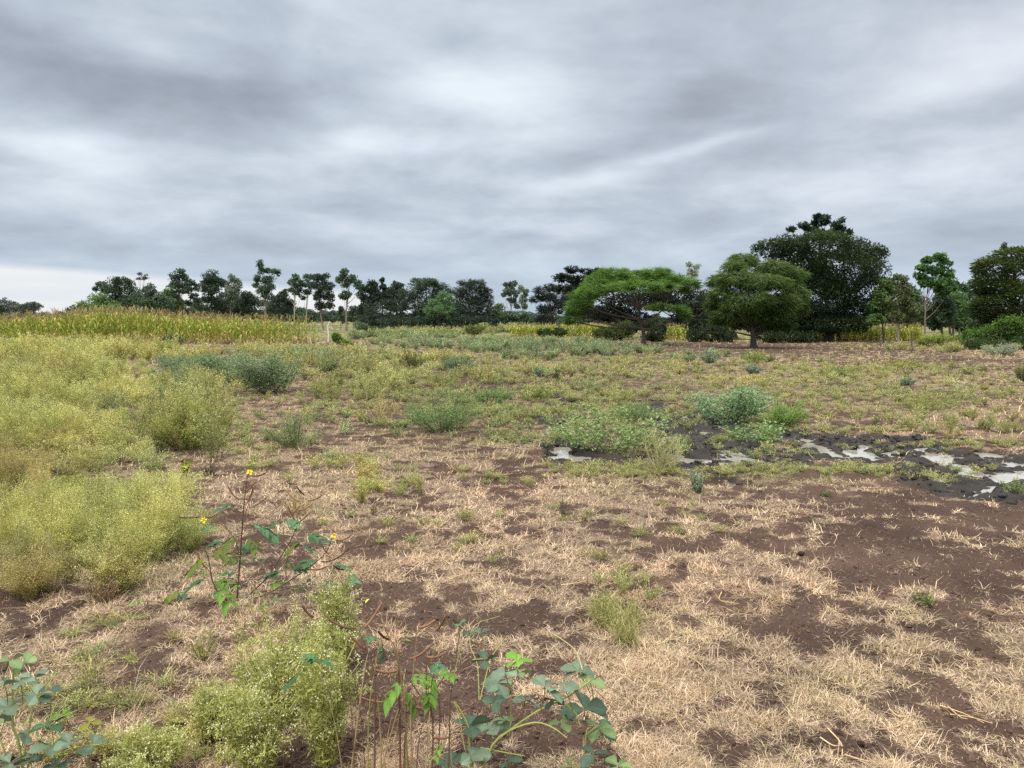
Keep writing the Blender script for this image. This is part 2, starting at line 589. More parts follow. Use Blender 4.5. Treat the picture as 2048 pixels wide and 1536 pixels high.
def ground_mat():
    m = bpy.data.materials.new("soil")
    m.use_nodes = True
    nt = m.node_tree
    nt.nodes.clear()
    n = N(nt)
    at = n.new('ShaderNodeAttribute', attribute_name='Col')
    wet = n.new('ShaderNodeAttribute', attribute_name='wet')
    geo = n.new('ShaderNodeNewGeometry')
    pos = geo.outputs['Position']
    f1 = n.noise(pos, 3.0, 6, 0.62)
    f2 = n.noise(pos, 60.0, 4, 0.65)
    vm = n.new('ShaderNodeVectorMath', operation='SCALE')
    nt.links.new(at.outputs['Color'], vm.inputs[0])
    k = n.m('ADD', n.m('MULTIPLY', f1, 0.7), n.m('MULTIPLY', f2, 0.9))
    nt.links.new(n.m('ADD', 0.2, k), vm.inputs['Scale'])
    pb = n.new('ShaderNodeBsdfPrincipled')
    lit = n.new('ShaderNodeAttribute', attribute_name='litter')
    mp = n.new('ShaderNodeMapping')
    mp.inputs['Scale'].default_value = (1, 1, 0.2)
    nt.links.new(pos, mp.inputs[0])
    fl = n.noise(mp.outputs[0], 95.0, 3, 0.7, 1.2)           # broken bits of dead grass trodden into the soil
    fm = n.m('MULTIPLY', n.m('SUBTRACT', n.m('ADD', fl, n.m('MULTIPLY', lit.outputs['Fac'], 0.26)), 0.66), 8.0, clamp=True)
    bits = n.ramp(n.noise(pos, 40.0, 2, 0.5), [(0.35, (0.20, 0.14, 0.10)), (0.65, (0.46, 0.36, 0.25))])
    nt.links.new(n.mix(n.m('MULTIPLY', fm, 0.6), vm.outputs[0], bits), pb.inputs['Base Color'])
    w = wet.outputs['Fac']
    nt.links.new(n.m('SUBTRACT', 0.95, n.m('MULTIPLY', w, n.m('MULTIPLY', f1, 0.6))), pb.inputs['Roughness'])
    nt.links.new(n.m('ADD', 0.12, n.m('MULTIPLY', w, .26)), pb.inputs['Specular IOR Level'])
    bp = n.new('ShaderNodeBump')
    nt.links.new(n.m('ADD', 0.8, n.m('MULTIPLY', w, 0.2)), bp.inputs['Strength'])
    bp.inputs['Distance'].default_value = 0.018
    nt.links.new(n.m('ADD', f2, n.m('MULTIPLY', n.noise(pos, 18.0, 5, 0.6), 1.5)), bp.inputs['Height'])
    nt.links.new(bp.outputs[0], pb.inputs['Normal'])
    out = n.new('ShaderNodeOutputMaterial')
    nt.links.new(pb.outputs[0], out.inputs[0])
    return m


def water_mat():
    m = bpy.data.materials.new("muddy_water")
    m.use_nodes = True
    nt = m.node_tree
    n = N(nt)
    pb = nt.nodes['Principled BSDF']
    geo = n.new('ShaderNodeNewGeometry')
    f = n.noise(geo.outputs['Position'], 2.5, 3, 0.5)
    c = n.ramp(f, [(0.3, (0.26, 0.24, 0.20)), (0.7, (0.38, 0.365, 0.33))])
    nt.links.new(c, pb.inputs['Base Color'])
    pb.inputs['Roughness'].default_value = 0.03
    pb.inputs['IOR'].default_value = 2.1
    bp = n.new('ShaderNodeBump')
    bp.inputs['Strength'].default_value = 0.05
    bp.inputs['Distance'].default_value = 0.01
    nt.links.new(n.noise(geo.outputs['Position'], 14.0, 2, 0.5), bp.inputs['Height'])
    nt.links.new(bp.outputs[0], pb.inputs['Normal'])
    return m


M_LEAF = leaf_mat("foliage", 0.22, 0.75, 0.3, 3.0, 0.12)
M_BROAD = leaf_mat("broad_leaf", 0.20, 0.55, 0.6, 45.0, 0.25)
M_STRAW = leaf_mat("straw", 0.15, 0.7, 0.3, 8.0, 0.2)
M_WEED = leaf_mat("weed", 0.25, 0.7, 0.3, 5.0, 0.2)
M_MAIZE = leaf_mat("maize_leaf", 0.25, 0.6, 0.3, 1.5)
M_BARK = bark_mat("bark")
M_STEM = leaf_mat("stem", 0.0, 0.7, 0.3, 30.0)
M_PETAL = leaf_mat("petal", 0.3, 0.5, 0.1, 30.0)
M_SOIL = ground_mat()
M_WATER = water_mat()


# ------------------------------------------------------------------ ground
def cover_fields(x, y):
    """straw amount 0-1, greenness 0-1, mud"""
    px, py = pix(x, y)
    d = np.hypot(x, y)
    _, mud = land(x, y, False)
    w1 = fbm(x * 1.3, y * 1.3, octv=4, seed=31)
    w2 = fbm(x * 6.5, y * 6.5, octv=4, seed=32, gain=.6)
    w3 = fbm(x * 0.35, y * 0.35, octv=3, seed=33)
    jx = px + (w1 - .5) * 120
    jy = py + (w2 - .5) * 30 + (w1 - .5) * 40
    s = 0.58 + (w1 - 0.5) * .8 + (w2 - 0.5) * 2.5 + (w3 - .5) * 0.3
    front = (y > 1.5)
    s = s + np.where(front, blobsum(STRAW, jx, jy) - 1.15 * blobsum(SOIL, jx, jy), 0)
    straw = sstep(0.22, 0.90, s)
    g = np.where(front, blobsum(GREEN, jx, jy), 0.3) + (w1 - 0.5) * 1.0 + (w3 - .5) * .5
    green = np.clip(g - .12, 0, 1)
    return straw, green, mud


C_SOIL = srgb(92, 73, 63)
C_DARK = srgb(54, 43, 38)
C_MUD = srgb(40, 35, 31)
C_STRAW = srgb(234, 210, 180)
C_STRAW2 = srgb(186, 157, 127)
C_GRN = srgb(150, 148, 80)
C_GRN2 = srgb(120, 130, 74)


def build_ground():
    rows = [1100 + (1700 - 1100) * t for t in np.linspace(1, 0, 420)]
    rows += list(np.arange(1098.5, 1030, -1.3)) + list(np.arange(1030, 780, -0.75)) + list(np.arange(780, 700, -1.0)) + list(np.arange(700, 648, -1.0))
    rr = CH * F / (np.array(rows) - HZ)
    rr = np.concatenate([[0.25, 0.5, 0.9, 1.3, 1.7, 2.0], rr[rr > 2.1], [340, 420, 600, 900, 1500, 2600, 4500]])
    a1 = np.arange(-40, 40, 0.075)
    a = np.radians(np.concatenate([np.arange(-180, -60, 5), np.arange(-60, -40, 0.5), a1, np.arange(40, 60, .5), np.arange(60, 180, 5)]))
    RR, AA = np.meshgrid(rr, a, indexing='ij')
    x, y = (RR * np.sin(AA)).ravel(), (RR * np.cos(AA)).ravel()
    z, mud = land(x, y)
    z = np.where(RR.ravel() > 500, 0, z)
    straw, green, _ = cover_fields(x, y)
    t = fbm(x * 2, y * 2, octv=4, seed=41)[:, None]
    soil = C_SOIL * t + C_DARK * (1 - t)
    litter = C_STRAW2 * 0.62 * (1 - green[:, None]) + C_GRN2 * 0.6 * green[:, None]
    fine = fbm(x * 14, y * 14, octv=3, seed=43)
    d = RR.ravel()
    amt = (straw * sstep(0.35, 0.6, fine + (straw - .5) * .3) * (0.22 + 0.6 * sstep(9, 32, d)))[:, None]
    c = soil * (1 - amt) + litter * amt
    fg = (sstep(52, 72, d) * (.55 + .4 * sstep(.3, .6, fbm(x * .3, y * .3, octv=3, seed=45))))[:, None]
    c = c * (1 - fg) + srgb(96, 104, 60) * fg
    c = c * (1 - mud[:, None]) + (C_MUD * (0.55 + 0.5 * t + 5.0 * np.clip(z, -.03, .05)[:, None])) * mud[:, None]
    nr, na = len(rr), len(a)
    i, j = np.meshgrid(np.arange(nr - 1), np.arange(na), indexing='ij')
    j2 = (j + 1) % na
    q = np.stack([i * na + j, (i + 1) * na + j, (i + 1) * na + j2, i * na + j2], -1).reshape(-1, 4)
    g = Geo()
    g.add(np.stack([x, y, z], 1), q=q, col=c)
    g.add([[0, 0, 0]], col=C_SOIL)
    cidx = len(x)
    g.t.append(np.array([(cidx, k, (k + 1) % na) for k in range(na)]))
    g.tm.append(np.zeros(na))
    o = g.obj("ground", M_SOIL, smooth=True)
    la = o.data.attributes.new('litter', 'FLOAT', 'POINT')
    la.data.foreach_set('value', np.concatenate([straw * (1 - mud), [0]]).astype(np.float32))
    wa = o.data.attributes.new('wet', 'FLOAT', 'POINT')
    wa.data.foreach_set('value', np.concatenate([mud, [0]]).astype(np.float32))
    tag(o, "bare brown soil with dry grass and a trampled muddy strip", kind='structure')
    g = Geo()
    n = 24
    xs, ys = np.meshgrid(np.linspace(-3.5, 9.5, n), np.linspace(5.6, 18, n), indexing='ij')
    idx = np.arange(n * n).reshape(n, n)
    q = np.stack([idx[:-1, :-1], idx[1:, :-1], idx[1:, 1:], idx[:-1, 1:]], -1).reshape(-1, 4)
    g.add(np.stack([xs.ravel(), ys.ravel(), np.full(n * n, -0.030)], 1), q=q)
    tag(g.obj("water", M_WATER), "shallow muddy puddle water reflecting the pale sky", kind='structure')


build_ground()


# ------------------------------------------------------------------ grass (nobody could count it)
def blades(g, base, head, lean, length, width, bend, col):
    n = len(base)
    hv = np.stack([np.cos(head), np.sin(head), np.zeros(n)], 1)
    side = np.stack([-np.sin(head), np.cos(head), np.zeros(n)], 1)
    up = np.array([0, 0, 1.0])
    d1 = hv * np.sin(lean)[:, None] + up * np.cos(lean)[:, None]
    l2 = np.clip(lean + bend, -0.2, 1.75)
    d2 = hv * np.sin(l2)[:, None] + up * np.cos(l2)[:, None]
    d2 = d2 + side * rng.normal(0, .35, (n, 1))
    L, W = length[:, None], width[:, None] * .5
    p1 = base + d1 * L * .5
    p2 = p1 + norm(d2) * L * .5
    v = np.stack([base - side * W, base + side * W, p1 + side * W, p1 - side * W, p2], 1)
    i = (np.arange(n) * 5)[:, None]
    g.add(v.reshape(-1, 3), q=i + np.array([[0, 1, 2, 3]]), t=i + np.array([[3, 2, 4]]), col=np.repeat(col, 5, 0))


def scatter(n, dmin, dmax, p, az=48):
    u = rng.uniform(dmax ** -p, dmin ** -p, n)
    d = u ** (-1 / p)
    a = np.radians(rng.uniform(-az, az, n))
    return d * np.sin(a), d * np.cos(a), d


def build_grass():
    x, y, d = scatter(1450000, 1.9, 75, 0.85, 44)
    straw, green, mud = cover_fields(x, y)
    clump = fbm(x * 8, y * 8, octv=3, seed=51)
    prob = (0.20 + straw * (0.22 + 1.35 * sstep(.40, .68, clump))) * (1 - sstep(.2, .8, mud) * np.where(fbm(x * 2.7, y * 2.7, octv=2, seed=57) > .58, .45, .96))
    px, py = pix(x, y)
    keep = rng.random(len(x)) < prob * .8
    x, y, d, straw, green, clump = [k[keep] for k in (x, y, d, straw, green, clump)]
    z, _ = land(x, y)
    n = len(x)
    far = sstep(7, 25, d)
    L = rng.gamma(4, .25, n) * 0.037 * (1 + d / 15) * (0.6 + clump * .8) * (.6 + .4 * straw)
    W = np.maximum(0.0016, 0.00064 * d) * rng.uniform(.7, 1.4, n)
    lean = np.clip(rng.normal(1.28, .36, n) + .35 * (1 - straw), 0, 1.57) * (1 - .15 * far)
    t, r = rng.random((n, 1)), rng.random((n, 1))
    dry = C_STRAW * t + C_STRAW2 * (1 - t)
    grn = C_GRN * r + C_GRN2 * (1 - r)
    gg = np.clip(green + rng.normal(0, .25, n) + .6 * sstep(42, 58, d) + .12 * sstep(9, 16, d), 0, 1)[:, None]
    # olive dry grass farther off
    dry = dry * (1 - .75 * far[:, None]) + srgb(190, 176, 122) * .75 * far[:, None]
    shade = (.62 + .75 * fbm(x * 3.3, y * 3.3, octv=3, seed=52))[:, None]
    pink = sstep(.5, .7, fbm(x * 1.1, y * 1.1, octv=2, seed=53))[:, None] * np.array([.025, -.01, -.01])
    col = ((dry + pink) * (1 - gg) + grn * gg) * (.50 + .50 * sstep(.05, .6, straw))[:, None] * shade * rng.uniform(.5, 1.15, (n, 1))
    isg = gg[:, 0] > .55
    for nm, m, lab in (("dry_grass", ~isg, "short matted straw coloured grass over the brown soil"),
                       ("green_grass", isg, "short olive green grass round the mud and along the field")):
        g = Geo()
        blades(g, np.stack([x, y, z - .003], 1)[m], rng.uniform(0, 6.283, m.sum()), lean[m], L[m], W[m], rng.normal(.35, .45, m.sum()), col[m])
        tag(g.obj(nm, M_STRAW), lab, 'grass', kind='stuff')


build_grass()


# ------------------------------------------------------------------ weeds
def weed_proto(h, w, nstem, nbit, bit, seed, leafc, flowc, flow=.3, stemc=(.40, .36, .17), flbit=None):
    """a fine branching weed: stems, small leaf bits and florets"""
    g = Geo()
    tips = []
    for k in range(nstem):
        a = rng.uniform(0, 6.283)
        r = w * math.sqrt(rng.random()) * .9
        hh = h * (1 - .25 * (r / w) ** 2) * rng.uniform(.5, 1.15)
        tip = np.array([math.cos(a) * r, math.sin(a) * r, hh])
        mid = tip * np.array([.45, .45, .6])
        st = rng.normal(0, .06 * w, 3) * (1, 1, 0)
        pts = curve([st, mid + st * .5, tip], 5)
        wd = max(.0025, bit * .16)
        sd = np.array([-math.sin(a), math.cos(a), 0]) * wd * .5
        v = np.concatenate([pts - sd, pts + sd])
        n = len(pts)
        g.add(v, q=[(i, i + 1, n + i + 1, n + i) for i in range(n - 1)], col=np.array(stemc) * rng.uniform(.7, 1.2))
        tips.append(pts)
    tips = np.array(tips)
    k = rng.integers(0, nstem, nbit)
    f = rng.beta(1.7, 1.1, nbit)
    idx = f * (tips.shape[1] - 1)
    i0 = np.minimum(idx.astype(int), tips.shape[1] - 2)
    fr = (idx - i0)[:, None]
    c = tips[k, i0] * (1 - fr) + tips[k, i0 + 1] * fr
    c = c + unit(nbit) * (w * .20 * rng.random((nbit, 1)) ** .6) * (1, 1, .6)
    c[:, 2] = np.maximum(c[:, 2], .01)
    isf = rng.random(nbit) < flow * f ** 2
    col = np.where(isf[:, None], np.array(flowc), np.array(leafc)) * rng.uniform(.8, 1.15, (nbit, 1))
    dr = unit(nbit) + np.array([0, 0, .5])
    ln = np.where(isf, flbit or bit * .5, bit * 1.1) * rng.uniform(.6, 1.3, nbit)
    wd = np.where(isf, ln * .8, ln * .22)
    cards(g, c, dr, ln, wd, col)
    return g.arrays()


def lod(h, w, d, leafc, flowc, flow=.75, dens=1.0, **kw):
    bit = max(.012, .0022 * d)
    nb = int(np.clip(dens * 1.75 * (h * w * 2) / (bit * bit * .38), 120, 3600))
    return weed_proto(h, w, int(np.clip(18 * dens, 8, 26)), nb, bit, 0, leafc, flowc, flow, **kw)


YEL, YFL = srgb(168, 170, 90), srgb(214, 211, 140)
OLI, OFL = srgb(138, 146, 88), srgb(190, 186, 124)
BRN, BFL = srgb(156, 146, 88), srgb(192, 176, 120)
GRN, GFL = srgb(114, 138, 84), srgb(160, 170, 100)
BLU, BLF = srgb(120, 142, 102), srgb(154, 172, 130)
WHT = srgb(228, 222, 170)

# px, py, rx, ry (photo pixels of the bases), number, height m, half width m, leaf, flower
WEEDS = [
    (160, 900, 220, 90, 60, .22, .26, OLI, YFL), (180, 1060, 200, 70, 34, .18, .2, OLI, YFL), (420, 850, 140, 50, 30, .16, .2, GRN, OFL),
    (1700, 942, 260, 7, 70, .055, .10, GRN, OFL), (1650, 862, 150, 10, 46, .07, .11, OLI, OFL), (1920, 890, 140, 7, 46, .06, .1, OLI, OFL), (1430, 900, 130, 36, 26, .09, .11, GRN, OFL), (1560, 905, 90, 22, 20, .07, .1, GRN, OFL), (1780, 900, 160, 18, 10, .05, .09, GRN, OFL),
    (1000, 760, 350, 36, 150, .14, .22, OLI, OFL), (1500, 800, 420, 40, 130, .09, .2, OLI, OFL), (800, 830, 200, 40, 70, .12, .18, GRN, OFL), (1250, 860, 160, 40, 70, .11, .14, GRN, OFL),
    (200, 770, 260, 40, 80, .38, .4, YEL, YFL), (120, 880, 190, 60, 36, .34, .3, YEL, YFL), (330, 830, 130, 50, 34, .34, .28, GRN, OFL), (190, 1010, 200, 60, 24, .24, .22, YEL, YFL), (90, 940, 130, 40, 10, .3, .24, BRN, BFL), (240, 1110, 170, 40, 16, .22, .18, OLI, YFL), (500, 760, 120, 30, 40, .28, .3, OLI, YFL), (600, 830, 140, 30, 24, .14, .2, OLI, OFL), (520, 900, 120, 30, 16, .12, .18, OLI, YFL),
    (900, 740, 240, 26, 120, .22, .28, OLI, OFL), (1100, 830, 220, 30, 90, .12, .16, GRN, OFL), (1250, 940, 160, 10, 40, .07, .12, OLI, OFL), (1450, 880, 120, 30, 14, .09, .12, GRN, OFL), (1750, 770, 280, 40, 130, .10, .22, OLI, OFL), (1350, 740, 160, 20, 60, .14, .25, OLI, OFL),
    (120, 716, 190, 9, 150, .85, .45, YEL, YFL), (330, 716, 120, 8, 40, .55, .4, YEL, YFL), (560, 708, 120, 8, 50, .5, .4, OLI, YFL), (130, 765, 140, 22, 60, .75, .4, YEL, YFL),
    (60, 820, 110, 22, 40, .6, .35, YEL, YFL), (260, 800, 60, 16, 16, .5, .3, YEL, YFL), (60, 895, 80, 28, 16, .5, .28, YEL, YFL), (150, 840, 70, 20, 10, .4, .3, OLI, OFL),
    (380, 880, 70, 26, 26, .62, .25, OLI, YFL), (360, 800, 90, 20, 20, .5, .3, GRN, OFL), (180, 1080, 150, 50, 26, .42, .24, YEL, YFL), (70, 1090, 80, 50, 14, .42, .22, YEL, YFL),
    (320, 1120, 60, 40, 10, .36, .2, YEL, YFL), (30, 985, 50, 24, 7, .40, .22, BRN, BFL), (190, 900, 60, 10, 6, .25, .2, BRN, BFL), (330, 1010, 60, 20, 6, .25, .2, OLI, YFL),
    (90, 1180, 120, 34, 9, .24, .2, BRN, BFL), (230, 1190, 60, 20, 6, .25, .18, BRN, YFL), (250, 1290, 160, 40, 9, .05, .13, OLI, BFL), (160, 1400, 180, 60, 15, .06, .14, OLI, YFL),
    (400, 1460, 90, 50, 9, .08, .13, YEL, YFL), (300, 1510, 160, 30, 12, .07, .13, YEL, YFL),
    (640, 740, 100, 18, 40, .45, .35, OLI, OFL), (730, 715, 90, 12, 40, .45, .4, OLI, YFL), (700, 790, 90, 14, 26, .35, .3, OLI, OFL), (760, 765, 70, 18, 22, .4, .3, OLI, YFL), (860, 725, 60, 10, 20, .4, .3, YEL, YFL),
    (880, 800, 100, 18, 26, .2, .22, GRN, OFL), (1000, 830, 120, 16, 40, .14, .16, GRN, OFL), (1180, 790, 120, 18, 40, .18, .2, GRN, OFL), (1060, 795, 60, 12, 20, .24, .22, GRN, YFL),
    (1020, 880, 140, 10, 30, .10, .14, GRN, OFL), (1330, 900, 40, 14, 10, .16, .15, GRN, YFL), (1250, 800, 50, 10, 14, .25, .2, OLI, OFL), (960, 755, 70, 10, 20, .3, .25, OLI, OFL), (1150, 745, 110, 10, 30, .25, .25, OLI, OFL), (1300, 730, 130, 10, 30, .25, .3, OLI, OFL),
    (1560, 940, 180, 12, 40, .05, .12, OLI, OFL), (1850, 955, 120, 10, 20, .05, .12, OLI, OFL), (1260, 950, 150, 10, 30, .06, .12, OLI, OFL),
    (1900, 850, 160, 22, 50, .16, .12, OLI, OFL), (1640, 830, 80, 20, 16, .12, .12, OLI, OFL), (1750, 745, 220, 14, 60, .22, .3, OLI, OFL), (1930, 800, 120, 18, 30, .15, .2, OLI, OFL), (1560, 735, 140, 10, 20, .2, .3, OLI, OFL),
    (1880, 700, 160, 5, 40, .35, .5, OLI, OFL), (1500, 765, 140, 10, 20, .15, .25, YEL, YFL),
    (680, 940, 120, 30, 16, .14, .16, OLI, YFL), (1000, 960, 160, 20, 12, .08, .12, OLI, OFL), (1240, 1190, 60, 40, 8, .08, .09, OLI, OFL), (860, 1060, 200, 60, 14, .07, .1, OLI, YFL),
    (1320, 1060, 220, 50, 14, .06, .1, OLI, OFL), (760, 1000, 60, 30, 8, .2, .14, YEL, YFL),
    (850, 670, 130, 5, 60, .8, .8, OLI, OFL), (1000, 664, 90, 3, 40, 1.0, .9, OLI, OFL),
]


def build_weeds():
    g, gl = Geo(), Geo()
    for (px, py, rx, ry, num, h, w, lc, fc) in WEEDS:
        a = rng.uniform(0, 6.283, num)
        r = np.abs(np.sqrt(rng.random(num)) + rng.normal(0, .22, num))
        pts = np.array([ground(px + rx * r[i] * math.cos(a[i]), max(py + ry * r[i] * math.sin(a[i]), 655)) for i in range(num)])
        dd = np.median(pts[:, 1])
        for part in range(3):
            pr = lod(h, w, dd, lc, fc)
            s = pts[part::3]
            k = len(s)
            if not k:
                continue
            tint = 1 + rng.normal(0, .15, (k, 1)) + rng.normal(0, .05, (k, 1)) * np.array([[1., 0, -.6]])
            sc = rng.uniform(.7, 1.25, k)
            stamp(g, pr, s, rng.uniform(0, 6.28, k), sc, tint, .12, sc * rng.uniform(.8, 1.15, k))
    tag(g.obj("weeds", M_WEED), "yellow green and olive feathery weeds growing thickly across the field", 'weeds', kind='stuff')
    # low blue green bushes that run together below the trees
    g = Geo()
    for (px, py, rx, ry, num, h, w) in ((900, 690, 150, 9, 60, .5, .55), (1080, 697, 150, 10, 80, .5, .55), (1220, 706, 90, 7, 40, .45, .5), (1060, 715, 60, 6, 16, .35, .4), (800, 676, 110, 4, 50, .6, .8),
                                        (420, 745, 110, 10, 30, .5, .4), (350, 770, 60, 10, 12, .4, .3), (620, 720, 70, 8, 14, .5, .4), (1400, 715, 60, 5, 10, .3, .35)):
        a = rng.uniform(0, 6.283, num)
        r = np.sqrt(rng.random(num)) * 1.1
        pts = np.array([ground(px + rx * r[i] * math.cos(a[i]), py + ry * r[i] * math.sin(a[i])) for i in range(num)])
        dd = np.median(pts[:, 1])
        for part in range(3):
            pr = lod(h, w, dd * 1.3, BLU, BLF, .3, 1.2)
            s = pts[part::3]
            k = len(s)
            tint = 1 + rng.normal(0, .12, (k, 1)) + rng.normal(0, .05, (k, 3))
            sc = rng.uniform(.6, 1.3, k)
            stamp(g, pr, s, rng.uniform(0, 6.28, k), sc, tint, .1)
    tag(g.obj("undergrowth", M_WEED), "low blue green bushes running together below the trees", 'undergrowth', kind='stuff')


build_weeds()


# ------------------------------------------------------------------ maize
def maize_proto(h, seed, detail=True, dryness=.3):
    g = Geo()
    lean = rng.normal(0, .05, 2)
    tan_, grn = srgb(196, 172, 110), srgb(112, 134, 38)
    grn2 = srgb(148, 156, 54)
    st = curve([(0, 0, 0), (lean[0] * h * .5, lean[1] * h * .5, h * .5), (lean[0] * h * 1.2, lean[1] * h * 1.2, h * .92)], 6)
    tube(g, st, np.linspace(.016, .008, len(st)), 4 if detail else 3, srgb(150, 140, 66), cvar=.2)
    nl = 10 if detail else 8
    az0 = rng.uniform(0, 6.28)
    for k in range(nl):
        f = .12 + .74 * k / (nl - 1)
        p0 = st[0] + (st[-1] - st[0]) * f
        a = az0 + (k % 2) * math.pi + rng.normal(0, .45)
        L = rng.uniform(.55, .85) * (1 - abs(f - .5) * .6) * h / 2
        hd = np.array([math.cos(a), math.sin(a), 0])
        sd = np.array([-math.sin(a), math.cos(a), 0])
        dry = rng.random() < (dryness + (.45 if f < .4 else 0))
        rise = rng.uniform(.25, .5) if not dry else rng.uniform(-.1, .25)
        t = np.linspace(0, 1, 5)[:, None]
        pts = p0 + hd * L * t * (1 - .25 * t * t) + np.array([0, 0, 1]) * L * (rise * 2.2 * t - (rise * 2.2 + rng.uniform(.25, .8)) * t * t)
        w = .085 * np.sin(np.pi * (t * .85 + .12)) * rng.uniform(.7, 1.1)
        v = np.concatenate([pts - sd * w * .5, pts - np.array([0, 0, .012]), pts + sd * w * .5])
        n = 5
        q = [(j * n + i, j * n + i + 1, (j + 1) * n + i + 1, (j + 1) * n + i) for j in range(2) for i in range(n - 1)]
        base = tan_ if dry else (grn if rng.random() < .6 else grn2)
        g.add(v, q=q, col=base * rng.uniform(.7, 1.15))
    top = st[-1]
    for k in range(4 if detail else 2):
        a, s = rng.uniform(0, 6.28), rng.uniform(.05, .22)
        tip = top + np.array([math.cos(a) * s, math.sin(a) * s, rng.uniform(.16, .30)]) * h / 2
        tube(g, curve([top, top * .5 + tip * .5 + (0, 0, .03), tip], 4), .008, 3, srgb(178, 160, 112), cvar=.2)
    return g


def build_maize():
    protos = [maize_proto(1.85, i, True, .05 + .28 * (i % 4 == 3)).mesh("maize_plant", M_MAIZE) for i in range(10)]
    A, B = np.array([-12.6, 50.5]), np.array([-42., 36.5])
    u = norm(B - A)
    nrm = np.array([u[1], -u[0]])
    if nrm[1] < 0:
        nrm = -nrm
    spots = []
    for row in range(40):
        sp = .42 if row < 8 else .40
        for s in np.arange(0, 38, sp):
            p = A + u * (s + rng.normal(0, .06) + row * .10) + nrm * (row * .75 + rng.normal(0, .07))
            if rng.random() < .06:
                continue
            spots.append((row, p))

    def hgt(p):
        xx = 1024 + F * p[0] / p[1]
        return .90 + .20 * math.exp(-((xx - 220) / 140) ** 2) + .06 * math.exp(-((xx - 640) / 60) ** 2)
    front = [(r, p) for r, p in spots if r < 4 and abs(p[0] / p[1]) < .69]
    front.sort(key=lambda q: q[1][1])
    front = front[:300]
    chosen = {id(p) for _, p in front}
    first = None
    for k, (row, p) in enumerate(front):
        if first is None:
            o = bpy.data.objects.new("maize_plant", protos[0])
            tag(o, "yellow green maize plant with a tan tassel in the front rows of the crop", "maize", "maize plants at the front of the crop on the left")
            first = o
        else:
            o = first.copy()
        xx = 1024 + F * p[0] / p[1]
        o.data = protos[int(rng.integers(0, len(protos)))] if xx < 600 else protos[3 if rng.random() < .5 else 7]
        COL.objects.link(o)
        o.location = (p[0], p[1], hz(p[0], p[1]) - .02)
        s = hgt(p) * rng.uniform(.84, 1.08)
        o.rotation_euler = (rng.normal(0, .03), rng.normal(0, .03), rng.uniform(0, 6.28))
        o.scale = (s, s, s)
    rest = np.array([p for _, p in spots if id(p) not in chosen])
    z, _ = land(rest[:, 0], rest[:, 1], False)
    hs = np.array([hgt(p) for p in rest])
    g = Geo()
    for k in range(6):
        pr = maize_proto(1.85, 50 + k, False).arrays()
        m = np.arange(len(rest)) % 6 == k
        n = m.sum()
        sc = rng.uniform(.85, 1.1, n) * hs[m]
        stamp(g, pr, np.stack([rest[m, 0], rest[m, 1], z[m]], 1), rng.uniform(0, 6.28, n), sc, 1 + rng.normal(0, .1, (n, 1)) + np.zeros((n, 3)), .03)
    tag(g.obj("maize_crop", M_MAIZE), "maize filling the field behind its front rows", 'maize crop', kind='stuff')
    # a second, yellower crop beyond the trees on the right
    g = Geo()
    pts = []
    for (x0, x1, y0, y1) in ((1020, 1235, 74, 88), (1322, 1372, 60, 76), (1430, 1470, 66, 76), (1635, 1840, 58, 68)):
        num = int((x1 - x0) * 2.6)
        dd = y0 + (y1 - y0) * rng.random(num) ** 1.5
        xx = rng.uniform(x0, x1, num)
        pts.append(np.stack([(xx - CX) / F * dd, dd], 1))
    pts = np.concatenate(pts)
    z, _ = land(pts[:, 0], pts[:, 1], False)
    for k in range(5):
        pr = maize_proto(1.2, 80 + k, False, .2).arrays()
        m = np.arange(len(pts)) % 5 == k
        n = m.sum()
        sc = rng.uniform(.8, 1.1, n)
        stamp(g, pr, np.stack([pts[m, 0], pts[m, 1], z[m]], 1), rng.uniform(0, 6.28, n), sc, np.array([[.98, 1.02, .95]]) + rng.normal(0, .1, (n, 1)) + np.zeros((n, 3)), .03)
    tag(g.obj("yellow_crop", M_MAIZE), "yellow maize crop growing beyond the dark trees", 'maize crop', kind='stuff')


build_maize()


